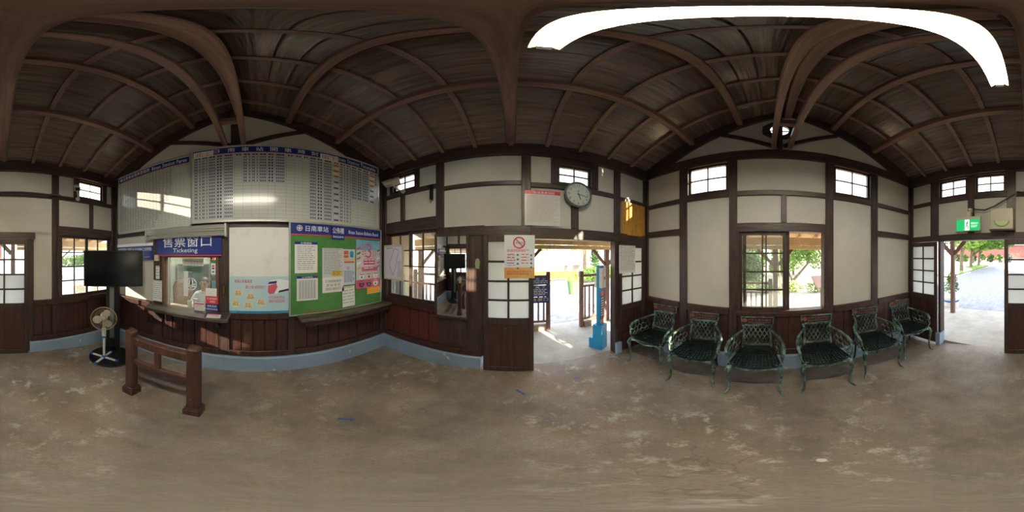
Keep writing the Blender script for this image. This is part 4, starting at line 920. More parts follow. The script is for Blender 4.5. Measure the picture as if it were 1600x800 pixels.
# ---- marks on the floor
def arrow(label, x, y, rz, L_, wd, loc=None):
    a = MB().add([(-L_ / 2, -wd / 4, 0), (L_ * .2, -wd / 4, 0), (L_ * .2, -wd / 2, 0), (L_ / 2, 0, 0), (L_ * .2, wd / 2, 0), (L_ * .2, wd / 4, 0), (-L_ / 2, wd / 4, 0), (-L_ / 2 + wd * .2, 0, 0)], [tuple(range(8))])
    return tag(obj('tape_arrow', a, mat('blue_tape_%d' % int(L_ * 1000), rgb(44, 84, 150), rgb(60, 100, 160), .6, 20), None, (x, y, .0022 + floor_z(x, y)), rz=rz), label, 'arrow')
arrow('blue tape arrow stuck on the floor before the bulletin board', .53, .875, R(-38), .12, .05)
MATS['blue_tape_120'].name = 'blue_tape'
tag(obj('tape_strip', MB().box(-.06, .06, -.008, .008, 0, .001), MATS['blue_tape_120'], None, (1.43, -.06, .004 + floor_z(1.43, -.06)), rz=R(40)), 'short faded blue tape strip on the floor near the platform doorway', 'tape')
tag(obj('blue_scrap', MB().box(-.018, .018, -.012, .012, 0, .003), blue_plastic, None, (1.58, -.64, .002 + floor_z(1.58, -.64)), rz=R(10)), 'tiny blue scrap lying at the platform threshold', 'scrap')
tag(obj('chewing_gum', MB().lathe([(.02, 0), (.018, .004), (.004, .006)], n=10), white_plastic, None, (-.165, -.50, .0)), 'small pale spot of gum on the floor in front of the chairs', 'gum')
# ================================================================== cast metal armchairs
def arc(c, r, a0, a1, n, pl='xz', k=1.0):
    o = []
    for i in range(n + 1):
        a = a0 + (a1 - a0) * i / n; u, v = r * math.cos(a), r * k * math.sin(a)
        o.append((c[0] + u, c[1], c[2] + v) if pl == 'xz' else (c[0], c[1] + u, c[2] + v))
    return o
def make_chair(label):
    t = thing('garden_armchair', label, 'chair', (0, 0, 0), 0, 'cast metal armchairs along the wall')
    # seat pan: frame and crossed bars, trapezoid wider at the front (front is -y)
    yf, yb, wf, wb2, zs = -.235, .19, .235, .175, .44
    half = lambda y: wf + (wb2 - wf) * (y - yf) / (yb - yf)
    s = MB()
    edge = [(-wf, yf + .02), (-wf * .6, yf - .008), (0, yf - .015), (wf * .6, yf - .008), (wf, yf + .02), (wb2, yb), (-wb2, yb)]
    s.tube([(x, y, zs) for x, y in edge], .014, 6, closed=True)
    for i in range(1, 13):
        f = -1 + 2 * i / 13; s.box(0, 0, 0, 0, 0, 0); s.v = s.v[:-8]; s.f = s.f[:-6]; s.m = s.m[:-6]
        s.bar((f * wf, yf, zs), (f * wb2, yb, zs), .017, .008)
    for i in range(1, 13):
        y = yf + (yb - yf) * i / 13; s.bar((-half(y), y, zs + .001), (half(y), y, zs + .001), .015, .008)
    obj('seat', s, cast_dark, t)
    ap = MB()
    prof = [(-.20, .40), (-.14, .415), (-.07, .395), (0, .385), (.07, .395), (.14, .415), (.20, .40)]
    ap.tube([(x, yf - .012, z + .012) for x, z in prof], .010, 6); ap.tube([(-.2, yf - .01, .43), (.2, yf - .01, .43)], .008, 6)
    a = obj('seat_apron', ap, cast_green, t, smooth=True)
    md = MB()
    for k in range(5): md.ball((.016 * math.cos(k * 2 * PI / 5), yf - .022, .405 + .012 * math.sin(k * 2 * PI / 5)), .009, 6, 4)
    obj('medallion', md, cast_green, a, smooth=True)
    # cabriole legs
    for sx in (-1, 1):
        p = [(sx * .19, yf + .03, .44), (sx * .222, yf + .0, .425), (sx * .238, yf - .018, .38), (sx * .232, yf - .012, .30), (sx * .222, yf + .0, .18), (sx * .222, yf - .002, .09), (sx * .232, yf - .018, .035), (sx * .250, yf - .045, .014), (sx * .258, yf - .058, .012)]
        l = obj('leg', MB().tube(p, [.016, .024, .024, .019, .014, .012, .013, .012, .008], 8), cast_green, t, smooth=True)
        obj('knee_leaf', MB().tube([(sx * .236, yf - .034, .42), (sx * .243, yf - .040, .37), (sx * .236, yf - .030, .32)], [.006, .010, .004], 6), cast_green, l, smooth=True)
    for sx in (-1, 1):
        p = [(sx * .165, .18, .44), (sx * .168, .195, .30), (sx * .17, .205, .15), (sx * .175, .215, .05), (sx * .18, .228, .012)]
        obj('leg', MB().tube(p, [.016, .014, .012, .011, .010], 8), cast_dark, t, smooth=True)
    # back: uprights lean backwards (towards +y)
    lean = lambda z: .185 + (z - .44) * .22
    bf = MB()
    for sx in (-1, 1): bf.tube([(sx * .165, lean(.44), .44), (sx * .158, lean(.52), .52), (sx * .15, lean(.66), .66), (sx * .172, lean(.74), .735)], [.014, .016, .014, .016], 6)
    bf.bar((-.155, lean(.49), .485), (.155, lean(.49), .485), .014, .022)
    bf.bar((-.15, lean(.735), .735), (.15, lean(.735), .735), .014, .02)
    obj('back_frame', bf, cast_green, t, smooth=True)
    la = MB(); z0, z1, hw = .495, .728, .15; st = .052
    k = (z1 - z0) / (2 * hw) * 1.9
    sl = 1.75
    for sg in (-1, 1):
        c = -.8
        while c < .8:
            # line x = c + sg*(z-z0)/sl ; clip to |x|<hw
            pts = []
            for z in (z0, z1): pts.append((c + sg * (z - z0) / sl, z))
            (xa, za), (xb, zb) = pts
            def clipx(xa, za, xb, zb, lim):
                if xa == xb: return (xa, za, xb, zb)
                if abs(xa) > hw:
                    q = hw if xa > 0 else -hw; u = (q - xa) / (xb - xa)
                    if u < 0 or u > 1: return None
                    za = za + (zb - za) * u; xa = q
                if abs(xb) > hw:
                    q = hw if xb > 0 else -hw; u = (q - xa) / (xb - xa)
                    if u < 0 or u > 1: return None
                    zb = za + (zb - za) * u; xb = q
                return (xa, za, xb, zb)
            r_ = clipx(xa, za, xb, zb, hw)
            if r_ and abs(r_[3] - r_[1]) > .01: la.tube([(r_[0], lean(r_[1]) + sg * .002, r_[1]), (r_[2], lean(r_[3]) + sg * .002, r_[3])], .0042, 5)
            c += st
    obj('back_lattice', la, cast_green, t)
    y = lean(.79)
    hp = obj('head_plate', MB().prism([(-.19, .745), (-.197, .845), (-.10, .848), (0, .850), (.10, .848), (.197, .845), (.19, .745)], y - .008, y + .012), cast_green, t, bevel=.004)
    obj('name_plate', MB().box(-.178, .178, y - .0115, y - .008, .758, .835), mat('chair_plate_dark', rgb(30, 30, 32), rough=.4) if 'chair_plate_dark' not in MATS else MATS['chair_plate_dark'], hp)
    text('大甲北區扶輪社', -.115, .165, .790, .828, y - .0122, hp, copper_print)
    obj('small_print', lines(MB(), -.11, .15, .768, .780, 1, random.Random(1), y - .0122, .8), copper_print, hp)
    em = MB().disc(-.148, .80, .026, y - .0122, 24, .019).disc(-.148, .80, .009, y - .0122, 12, .004)
    for i in range(6): a_ = i * PI / 3; em.bar((-.148 + .008 * math.cos(a_), y - .0122, .80 + .008 * math.sin(a_)), (-.148 + .02 * math.cos(a_), y - .0122, .80 + .02 * math.sin(a_)), .004, .0005, (0, 1, 0))
    obj('wheel_emblem', em, mat('emblem_orange', rgb(196, 92, 60), rough=.5) if 'emblem_orange' not in MATS else MATS['emblem_orange'], hp)
    # arms
    for sx in (-1, 1):
        p = [(sx * .152, lean(.68), .68), (sx * .185, .17, .675), (sx * .245, .06, .655), (sx * .272, -.06, .64), (sx * .272, -.16, .625), (sx * .262, -.205, .59), (sx * .25, -.20, .555), (sx * .245, -.165, .55)]
        ar = obj('armrest', MB().tube(p, [.013, .014, .015, .017, .017, .014, .011, .008], 8), cast_green, t, smooth=True)
        sc = MB()
        X = lambda y_: sx * (.262 if y_ < 0 else .262 - y_ * .42)
        for (yy, zz, r_) in ((-.13, .575, .038), (-.055, .59, .04), (.02, .60, .038), (.09, .605, .036), (-.16, .505, .035), (-.09, .515, .038), (-.015, .525, .04), (.06, .53, .038), (.125, .545, .034), (-.12, .465, .025), (-.05, .462, .025), (.03, .465, .027), (.10, .475, .025)):
            n = 10; sc.tube([(X(yy + r_ * math.cos(2 * PI * i / n)) * (1 - (.60 - zz) * .35), yy + r_ * math.cos(2 * PI * i / n), zz + 1.15 * r_ * math.sin(2 * PI * i / n)) for i in range(n)], .0048, 5, closed=True)
        sc.tube([(sx * .225, yf + .03, .445), (sx * .245, yf + .005, .50), (sx * .262, -.205, .57)], .009, 6)
        obj('arm_scrollwork', sc, cast_green, ar, smooth=True)
    return t
CH = [(-1.40, 1.655, R(8), 'first cast metal armchair, in the corner beside the platform door'),
      (-.78, 1.655, R(8), 'second cast metal armchair from the platform door, under tall plaster panel'),
      (-.14, 1.655, R(1), 'third cast metal armchair, under the left glazed sash of the garden window'),
      (.55, 1.66, R(-4), 'fourth cast metal armchair, under the open right half of the garden window'),
      (1.23, 1.66, R(-9), 'fifth cast metal armchair, second one from the street door'),
      (1.90, 1.67, R(-14), 'last cast metal armchair, in the corner next to the street door')]
proto = None
for u, d, dr, lab in CH:
    loc = Vector((-u, -d, floor_z(-u, -d))); rz = PI - dr if False else PI + dr
    if proto is None: proto = make_chair(lab); proto.location = loc; proto.rotation_euler = (0, 0, rz)
    else: dup(proto, loc, rz, lab)
# ================================================================== ticket office behind the window
OX0, OX1, OY0, OY1, OH = -2.42, 2.62, 2.02, 4.9, 2.72
office_wall = mat('office_wall_paint', rgb(190, 196, 180), rough=.7)
def slab(name, x0, x1, y0, y1, z0, z1, m): return struct(obj(name, MB().box(x0, x1, y0, y1, z0, z1), m))
slab('wall_office_back', OX0, OX1, OY1, OY1 + .1, 0, OH, office_wall)
slab('wall_office_left', OX0 - .1, OX0, OY0, OY1, 0, OH, office_wall)
slab('wall_office_right', OX1, OX1 + .1, OY0 - .05, OY1, 0, 2.35, cream_wall)
slab('wall_office_front', 1.98, OX1, 1.97, 2.02, .0, 2.35, cream_wall)
slab('floor_office', OX0, OX1, OY0, OY1, -.05, 0.0, concrete)
slab('ceiling_office', OX0 - .1, OX1 + .1, OY0 + .0, OY1 + .1, OH, OH + .08, mat('office_ceiling_white', rgb(220, 218, 210), rough=.7))
slab('trim_office_band', 1.98, OX1, 1.955, 1.972, .62, .68, new_wood)
DN[0] += 1
dd = struct(empty('door_%d' % DN[0], (2.18, 1.955, 0)))
obj('door_frame', MB().box(-.02, .30, 0, .015, .0, 1.25), mat('grey_green_door', rgb(140, 156, 140), rough=.5), dd); obj('pane', MB().box(.03, .25, -.004, 0, .5, 1.15), frost, dd)
ol = thing('added_office_lamp', 'unseen fluorescent lamp added on the ticket office ceiling to light the clerk', 'lamp', (-.9, 3.3, OH)); obj('lamp_body', MB().box(-.6, .6, -.05, .05, -.05, 0), white_plastic, ol)  # added out of view to brighten the office and the clerk
obj('lamp_tube', MB().tube([(-.58, 0, -.065), (.58, 0, -.065)], .014, 8), mat('added_office_tube', rgb(255, 255, 240), emit=(1, .98, .9, 1), es=170.0), ol)
# office furniture
dk = thing('office_desk', 'pale desk inside the ticket office just behind the window', 'desk', (-.85, 2.25, 0))
obj('desktop', MB().box(-.62, .62, -.22, .22, .72, .755), mat('desk_top', rgb(170, 160, 140), rough=.4), dk, bevel=.004)
for sx in (-1, 1): obj('side_panel', MB().box(sx * .60 - .012, sx * .60 + .012, -.20, .20, 0, .72), cream_plastic, dk)
cb = thing('green_filing_cabinet', 'green metal cabinet at the back of the ticket office', 'cabinet', (-1.9, 4.55, 0))
gmet = mat('green_metal', rgb(24, 62, 48), rough=.4); obj('body', MB().box(-.42, .42, -.25, .25, 0, 1.35), gmet, cb, bevel=.006)
for i in range(3):
    d_ = obj('drawer', MB().box(-.39, .39, -.27, -.25, .06 + i * .43, .45 + i * .43), gmet, cb, bevel=.004); obj('handle', MB().box(-.07, .07, -.285, -.27, .27 + i * .43, .29 + i * .43), alu, d_)
sf = thing('office_shelf', 'dark open shelf unit with papers at the back of the ticket office', 'shelf', (-.75, 4.7, 0))
for z in (.1, .55, 1.0, 1.45, 1.9): obj('shelf_board', MB().box(-.6, .6, -.17, .17, z, z + .025), metal_dark, sf)
for sx in (-1, 1): obj('side_panel', MB().box(sx * .6 - .012, sx * .6 + .012, -.17, .17, 0, 1.95), metal_dark, sf)
rng = random.Random(8)
ORD = ['first', 'second', 'third', 'fourth', 'fifth', 'sixth', 'seventh', 'eighth', 'ninth', 'tenth', 'eleventh', 'twelfth', 'thirteenth', 'fourteenth', 'fifteenth', 'sixteenth']
bnm = ['blue', 'white', 'red', 'green', 'cream', 'black', 'dark green']
bcol = [blue_plastic, white_plastic, red_print, green_print, cream_plastic, mat('binder_black', rgb(40, 40, 44), rough=.5), gmet]
for z, sn in ((.575, 'lowest'), (1.025, 'middle'), (1.475, 'top')):
    x = -.56; bi = 0
    while x < .5:
        w_ = rng.choice([.05, .06, .07]); h_ = rng.uniform(.26, .34); ci = rng.randrange(7)
        b = tag(obj('ring_binder', MB().box(0, w_ - .004, -.12, .13, 0, h_), bcol[ci], None, (-.75 + x, 4.68, z)), '%s ring binder, %s from the left on the %s office shelf' % (bnm[ci], ORD[bi], sn), 'binder', 'binders on the office shelf')
        bi += 1; x += w_ + rng.choice([.01, .03, .10])
for k, (x, z, w_, h_) in enumerate(((-1.55, 1.72, .18, .26), (-1.32, 1.70, .16, .22), (-1.75, 1.98, .14, .2), (-.05, 1.8, .2, .28), (.2, 1.78, .16, .24), (-2.1, 1.75, .16, .22))):
    o = tag(obj('wall_paper', MB().box(-w_ / 2, w_ / 2, 0, .003, -h_ / 2, h_ / 2), [white_p, cream_cell, white_p, white_p, pink_print, white_p][k], None, (x, OY1 - .004, z)), ['white paper above the green cabinet, second highest there', 'cream paper right beside the dark office shelf top', 'highest white paper above the green cabinet', 'large white paper at the right of the dark office shelf', 'pink paper on the office back wall, farthest right', 'white paper in the left corner of the office back wall'][k], 'paper', 'papers on the office back wall')
    obj('print', lines(MB(), -w_ * .4, w_ * .4, -h_ * .4, h_ * .4, 5, random.Random(k), -.001, .3), grey_print, o)
wk = thing('wicker_chair', 'light wicker chair back left of the clerk in the ticket office', 'chair', (-1.42, 2.86, 0), R(20))
obj('backrest', MB().prism([(-.19, .48), (.19, .48), (.20, .95), (.16, 1.04), (.08, 1.08), (-.08, 1.08), (-.16, 1.04), (-.20, .95)], .20, .225), wicker_m, wk, bevel=.004)
obj('back_frame', MB().tube([(-.20, .21, .45), (-.215, .21, .95), (-.17, .21, 1.06), (-.08, .21, 1.10), (.08, .21, 1.10), (.17, .21, 1.06), (.215, .21, .95), (.20, .21, .45)], .014, 8), old_wood, wk, smooth=True)
obj('seat', MB().box(-.21, .21, -.2, .21, .42, .46), wicker_m, wk, bevel=.01)
for sx in (-1, 1):
    for sy in (-1, 1): obj('leg', MB().box(sx * .18 - .015, sx * .18 + .015, sy * .17 - .015, sy * .17 + .015, 0, .42), old_wood, wk)
oc_ = thing('office_chair', 'dark office chair under the ticket clerk', 'chair', (-.86, 2.72, 0))
obj('seat', MB().box(-.22, .22, -.20, .22, .40, .455), cloth_dark, oc_, bevel=.015); obj('backrest', MB().box(-.2, .2, .215, .25, .55, .95), cloth_dark, oc_, bevel=.015)
obj('column', MB().lathe([(.028, .06), (.028, .40)], n=10), metal_dark, oc_); obj('back_bar', MB().box(-.02, .02, .2, .23, .38, .6), metal_dark, oc_)
for k in range(5): a = k * 2 * PI / 5; obj('leg', MB().bar((0, 0, .06), (.24 * math.cos(a), .24 * math.sin(a), .025), .035, .025), metal_dark, oc_)
mo = thing('computer_monitor', 'dark computer monitor beside the clerk inside the ticket office', 'monitor', (-.42, 2.28, .755), R(140)); obj('casing', MB().box(-.19, .19, -.02, .03, .10, .42), black_plastic, mo, bevel=.005); obj('stand', MB().box(-.03, .03, .0, .03, 0, .12).box(-.09, .09, -.06, .08, 0, .012), black_plastic, mo)
# ---- clerk: one continuous skinned figure
def clerk():
    t = thing('person', 'clerk in a white shirt sitting behind the ticket window, head bowed', 'person', (-.86, 2.62, 0))
    J = {}; V = []; Rr = []; E = []
    def v(n, p, r): J[n] = len(V); V.append(p); Rr.append(r)
    def e(a, b): E.append((J[a], J[b]))
    v('pelvis', (0, .06, .54), (.150, .11)); v('waist', (0, .05, .66), (.135, .10)); v('chest', (0, .0, .84), (.165, .11)); v('shoulders', (0, -.035, .955), (.115, .085))
    v('neck', (0, -.06, 1.02), (.052, .054)); v('skull0', (0, -.085, 1.085), (.062, .072)); v('skull1', (0, -.085, 1.15), (.078, .092)); v('skull2', (0, -.075, 1.205), (.060, .072))
    for a, b in (('pelvis', 'waist'), ('waist', 'chest'), ('chest', 'shoulders'), ('shoulders', 'neck'), ('neck', 'skull0'), ('skull0', 'skull1'), ('skull1', 'skull2')): e(a, b)
    for s, k in ((-1, 'l'), (1, 'r')):
        v('sh' + k, (s * .165, -.02, .935), (.062, .062)); v('el' + k, (s * .215, -.10, .80), (.046, .046)); v('wr' + k, (s * .12, -.30, .795), (.028, .026)); v('pa' + k, (s * .095, -.36, .79), (.034, .018))
        e('shoulders', 'sh' + k); e('sh' + k, 'el' + k); e('el' + k, 'wr' + k); e('wr' + k, 'pa' + k)
        for f in range(4):
            q = (f - 1.5) * .018; L_ = [.055, .065, .062, .048][f]
            v('f%d%s' % (f, k), (s * .09 + q, -.395, .788), (.009, .009)); v('g%d%s' % (f, k), (s * .088 + q, -.395 - L_ * .6, .780), (.008, .008)); v('h%d%s' % (f, k), (s * .087 + q, -.395 - L_, .766), (.006, .006))
            e('pa' + k, 'f%d%s' % (f, k)); e('f%d%s' % (f, k), 'g%d%s' % (f, k)); e('g%d%s' % (f, k), 'h%d%s' % (f, k))
        v('t0' + k, (s * .06, -.345, .785), (.010, .010)); v('t1' + k, (s * .042, -.375, .778), (.008, .008)); e('pa' + k, 't0' + k); e('t0' + k, 't1' + k)
        v('hip' + k, (s * .09, .02, .52), (.085, .08)); v('kn' + k, (s * .11, -.36, .50), (.060, .060)); v('an' + k, (s * .11, -.34, .10), (.038, .040)); v('to' + k, (s * .115, -.46, .04), (.036, .026))
        e('pelvis', 'hip' + k); e('hip' + k, 'kn' + k); e('kn' + k, 'an' + k); e('an' + k, 'to' + k)
    me = bpy.data.meshes.new('body'); me.from_pydata(V, E, [])
    o = bpy.data.objects.new('body', me); COL.objects.link(o)
    sk = o.modifiers.new('skin', 'SKIN'); sk.use_smooth_shade = True
    for i, r in enumerate(Rr): me.skin_vertices[0].data[i].radius = r
    me.skin_vertices[0].data[0].use_root = True
    su = o.modifiers.new('sub', 'SUBSURF'); su.levels = 2; su.render_levels = 2
    m2 = bpy.data.meshes.new_from_object(o.evaluated_get(bpy.context.evaluated_depsgraph_get()))
    bpy.data.objects.remove(o)
    m2.name = 'body'; m2.materials.clear()
    for m in (skin_m, shirt_m, cloth_dark): m2.materials.append(m)
    for p in m2.polygons:
        c = p.center
        p.material_index = 2 if c.z < .62 else (0 if (c.z > 1.0 or (c.y < -.27 and c.z > .7)) else 1)
    m2.shade_smooth()
    b = bpy.data.objects.new('body', m2); COL.objects.link(b); b.parent = t
    hr = MB().ball((0, -.068, 1.165), .088, 16, 10, (.92, 1.04, .95)); hr.f = [f for f in hr.f if sum(hr.v[i][2] - (1.150 + (-hr.v[i][1] - .07) * .45) for i in f) > 0]; hr.m = [0] * len(hr.f)
    obj('hair', hr, hair_m, t, smooth=True)
    for s in (-1, 1):
        obj('ear', MB().ball((s * .082, -.075, 1.135), .02, 8, 6, (.4, .8, 1.2)), skin_m, t, smooth=True)
        ey = obj('eye', MB().ball((s * .030, -.163, 1.142), .011, 8, 6, (1.2, .5, .7)), black_print, t, smooth=True)
        obj('eyebrow', MB().box(s * .03 - .018, s * .03 + .018, -.174, -.165, 1.163, 1.169), hair_m, t)
    obj('nose', MB().add([(-.008, -.165, 1.14), (.008, -.165, 1.14), (-.017, -.158, 1.10), (.017, -.158, 1.10), (0, -.192, 1.105)], [(0, 1, 4), (1, 3, 4), (3, 2, 4), (2, 0, 4)]), skin_m, t, smooth=True)
    obj('mouth', MB().ball((0, -.152, 1.075), .02, 10, 6, (1.1, .4, .25)), mat('lip', rgb(150, 86, 78), rough=.5), t, smooth=True)
    obj('collar', MB().tube([(.062 * math.cos(i * PI / 6), -.058 + .06 * math.sin(i * PI / 6), 1.0) for i in range(12)], .014, 6, closed=True), shirt_m, t, smooth=True)
clerk()

# ================================================================== verandah around the hall
def verandah(w, u0, u1, depth, posts, base=-.05, lift=0.0, tag_=None):
    e = struct(empty('verandah', at(w, 0), WALLS[w][1]))
    zw, ze = 2.36 + lift * .5, 2.02 + lift; lf = lift; rd = depth + .35
    sl = (ze - zw) / rd
    mb = MB().add([(u0, .1, zw), (u1, .1, zw), (u1, rd, ze), (u0, rd, ze), (u0, .1, zw + .05), (u1, .1, zw + .05), (u1, rd, ze + .05), (u0, rd, ze + .05)],
                  [(3, 2, 1, 0), (4, 5, 6, 7), (0, 1, 5, 4), (1, 2, 6, 5), (2, 3, 7, 6), (3, 0, 4, 7)])
    obj('roof_panel', mb, new_wood, e)
    u = u0 + .12
    while u < u1 - .05:
        obj('rafter', MB().bar((u, .1, zw - .03), (u, rd - .02, ze - .03), .045, .06), new_wood, e); u += .38
    obj('beam', MB().box(u0, u1, depth - .045, depth + .045, 1.83 + lf, 1.99 + lf), new_wood, e, bevel=.004)
    obj('lower_beam', MB().box(u0, u1, depth - .035, depth + .035, 1.74 + lf, 1.82 + lf), new_wood, e, bevel=.004)
    for p in posts:
        q = obj('post', MB().box(p - .05, p + .05, depth - .05, depth + .05, base + .1, 1.74 + lf), old_wood, e, bevel=.006)
        obj('stone_base', MB().box(p - .08, p + .08, depth - .08, depth + .08, base, base + .1), concrete, q, bevel=.01)
        for s in (-1, 1):
            if u0 < p + s * .34 < u1: obj('brace', MB().bar((p + s * .04, depth, 1.40 + lf), (p + s * .36, depth, 1.745 + lf), .05, .06 + lf * .15), old_wood, e)
    return e
verandah('west', .36, 2.9, 1.58, [2.50])
verandah('west', -2.6, .34, 1.58, [-1.87, .27], lift=.25)
verandah('south', -2.9, 2.9, 1.45, [-2.2, .12, 2.45])
verandah('east', -2.2, 3.2, 1.32, [-2.05, .18, 2.05])
lt = struct(empty('lattice_panel', at('west', -2.1, 1.86, -1.58), WALLS['west'][1]))
for i in range(5): obj('lattice_bar', MB().box(-.16 + i * .08 - .008, -.16 + i * .08 + .008, -.01, .0, -.16, .16), old_wood, lt)
for i in range(5): obj('lattice_bar', MB().box(-.17, .17, 0, .01, -.15 + i * .075 - .008, -.15 + i * .075 + .008), old_wood, lt)
# verandah floors, steps, ground
slab('verandah_floor_west', -4.35, -2.42, -2.6, 2.9, -.10, .045, pale_conc)
slab('verandah_floor_south', -2.9, 2.9, -3.75, -2.07, -.10, -.01, pale_conc)
slab('verandah_floor_east', 1.98, 3.45, -3.0, 1.95, -.10, .035, pale_conc)
paving = mat('pale_paving', rgb(122, 121, 127), rgb(146, 145, 150), .7, 2, (1, 4, 1), .2, 10)
asphalt = mat('platform_paving', rgb(140, 137, 139), rgb(166, 163, 163), .8, 8, bump=.5, bscale=20)
soil = mat('garden_path', rgb(158, 142, 128), rgb(176, 164, 150), .8, 2, bump=.3)
gnd = struct(obj('ground', MB().add([(-120, -120, -.12), (120, -120, -.12), (120, 120, -.12), (-120, 120, -.12)], [(0, 1, 2, 3)]), soil))
slab('street_paving', -60, -4.35, -5.5, 30, -.119, -.06, paving)
slab('platform_ground', 3.45, 8.4, -12, 12, -.119, -.01, asphalt)
for k in range(26):   # plank-wide paving strips that can still be told apart near the doorway
    x = -4.40 - k * .30
    struct(obj('paving_strip', MB().box(x - .292, x, -5.5, 3.2, -.06, -.052), paving))
# ---- railings and gate
def picket(label, p0, p1, h, name='picket_railing', z0=0.0, gap=.105, kerb=True, group=None):
    p0 = Vector((p0[0], p0[1], 0)); p1 = Vector((p1[0], p1[1], 0)); L_ = (p1 - p0).length; rz = math.atan2(p1.y - p0.y, p1.x - p0.x)
    t = thing(name, label, 'railing', (p0.x, p0.y, z0), rz, group)
    for x in (0.035, L_ - .035): obj('post', MB().box(x - .04, x + .04, -.04, .04, .0, h), old_wood, t, bevel=.01)
    obj('top_rail', MB().box(.07, L_ - .07, -.025, .025, h - .12, h - .07), old_wood, t); obj('middle_rail', MB().box(.07, L_ - .07, -.02, .02, h * .76 - .04, h * .76), old_wood, t)
    obj('lower_rail', MB().box(.07, L_ - .07, -.02, .02, .17, .21), old_wood, t)
    n = int((L_ - .14) / gap)
    for i in range(n): x = .07 + (L_ - .14) * (i + .5) / n; obj('baluster', MB().box(x - .015, x + .015, -.012, .012, .21, h * .76 - .04), old_wood, t)
    if kerb: obj('kerb', MB().box(.08, L_ - .08, -.07, .07, -.02, .13), concrete, t, bevel=.01)
    return t
picket('brown picket railing on the platform side, left of the gate opening', (3.20, 2.24), (3.20, -.72), 1.25, z0=.035)
picket('short brown picket railing right of the gate opening, behind the blue stand', (3.10, -1.33), (3.16, -2.0), 1.25, z0=.035)
picket('brown picket railing on the garden side outside the window', (2.1, -3.42), (-.05, -3.42), 1.13, z0=-.01, kerb=False)
gs = thing('gate_sign', 'navy sign with white lettering hung on the left gate railing', 'sign', (3.135, -.50, .93), -PI / 2)
obj('upper_plate', MB().box(-.16, .19, 0, .012, .10, .26), navy_print, gs); obj('middle_plate', MB().box(-.16, .19, 0, .012, -.14, .09), navy_print, gs); obj('lower_plate', MB().box(-.18, .19, -.004, .012, -.27, -.15), blue_p, gs)
text('北 上', -.08, .12, .20, .245, -.001, gs, white_print); text('南 下', -.08, .12, .03, .075, -.001, gs, white_print); text('售票口', -.16, .17, -.235, -.165, -.005, gs, yellow_print)
obj('print', lines(lines(MB(), -.13, .16, .115, .185, 2, random.Random(3), -.001, .4), -.13, .16, -.125, .015, 4, random.Random(4), -.001, .4), white_print, gs)
bt = thing('blue_card_reader_stand', 'tall bright blue stand beside the right jamb of the platform doorway', 'stand', (2.14, -1.27, .035), R(-62))
obj('base_box', MB().box(-.085, .085, -.06, .10, 0, .46).box(-.085, .02, .10, .17, 0, .20), cyan_m, bt, bevel=.006)
obj('column', MB().box(-.055, .055, -.02, .05, .46, 1.42), cyan_m, bt, bevel=.004)
obj('front_panel', MB().box(-.05, .03, -.025, -.02, .56, 1.02), navy_print, bt); obj('orange_label', MB().box(-.05, .03, -.028, -.0252, .95, 1.02), orange_print, bt); obj('orange_label', MB().box(-.05, .03, -.028, -.0252, .50, .56), orange_print, bt)
obj('reader_head', MB().box(-.06, .05, -.06, .0, 1.08, 1.38), white_plastic, bt, bevel=.006); hd = obj('reader_label', MB().box(-.045, .035, -.064, -.06, 1.14, 1.30), white_p, bt); obj('red_mark', MB().disc(-.005, 1.23, .03, -.0655, 12), pink_print, hd)
obj('print', lines(MB(), -.045, .025, .60, .92, 8, random.Random(5), -.0262, .3), white_print, bt)
gc = thing('gate_card', 'small cream card with red marks on the short right railing', 'card', (3.045, -1.72, 1.05), -PI / 2 + .08); obj('card', MB().box(-.07, .07, 0, .006, -.13, .13), cream_plastic, gc); obj('red_marks', MB().disc(0, .05, .03, -.001, 10), red_print, gc)
obj('lower_marks', MB().quad(-.03, .03, -.09, -.04, -.001), red_print, gc)
# ---- plants
def leaves(mb, blobs, n, size, rng):
    for _ in range(n):
        c, r = rng.choice(blobs)
        while True:
            p = Vector((rng.uniform(-1, 1), rng.uniform(-1, 1), rng.uniform(-1, 1)))
            if .25 < p.length < 1: break
        p = Vector((c[0] + p.x * r[0], c[1] + p.y * r[1], c[2] + p.z * r[2]))
        a = Vector((rng.gauss(0, 1), rng.gauss(0, 1), rng.gauss(0, 1))).normalized(); b = a.orthogonal().normalized()
        s = size * rng.uniform(.6, 1.3); a *= s; b *= s * .55
        mb.add([p - a, p + b, p + a, p - b], [(0, 1, 2, 3)])
    return mb
def plant(name, label, cat, loc, blobs, n, size, m, trunk=None, seed=0, group=None, pot=None):
    t = thing(name, label, cat, loc, 0, group)
    if trunk:
        for pts, rr in trunk: obj('trunk', MB().tube(pts, rr, 8), bark, t, smooth=True)
    f = obj('foliage', leaves(MB(), blobs, n, size, random.Random(seed)), m, t); f['kind'] = 'stuff'
    if pot: obj('pot', MB().lathe(pot[0], n=18), pot[1], t, smooth=True)
    return t
plant('juniper_tree', 'green juniper tree with a curved trunk in the garden beyond the window', 'tree', (-1.35, -8.3, -.12), [((-.3, 0, 2.2), (1.1, .8, .8)), ((.5, .2, 1.8), (.8, .7, .8)), ((-.9, 0, 1.9), (.7, .6, .6)), ((.3, 0, 2.9), (1.0, .8, .6)), ((.9, .3, 1.2), (.5, .5, .5))], 5200, .07, leaf_a,
      [([(0.2, 0, 0), (.1, 0, .5), (-.25, 0, .9), (-.6, 0, 1.3), (-.7, 0, 1.9)], [.10, .08, .07, .06, .04]), ([(.15, 0, .3), (.4, .1, 1.0), (.5, .1, 1.9)], [.06, .05, .03])], 1)
plant('dark_shrub', 'tall dark green shrub left of the juniper in the garden', 'shrub', (1.55, -8.8, -.12), [((0, 0, 1.5), (1.1, .7, 1.3)), ((1.1, 0, 1.3), (.9, .7, 1.2)), ((-.7, .2, 1.0), (.6, .6, .9))], 5200, .08, leaf_b, None, 2)
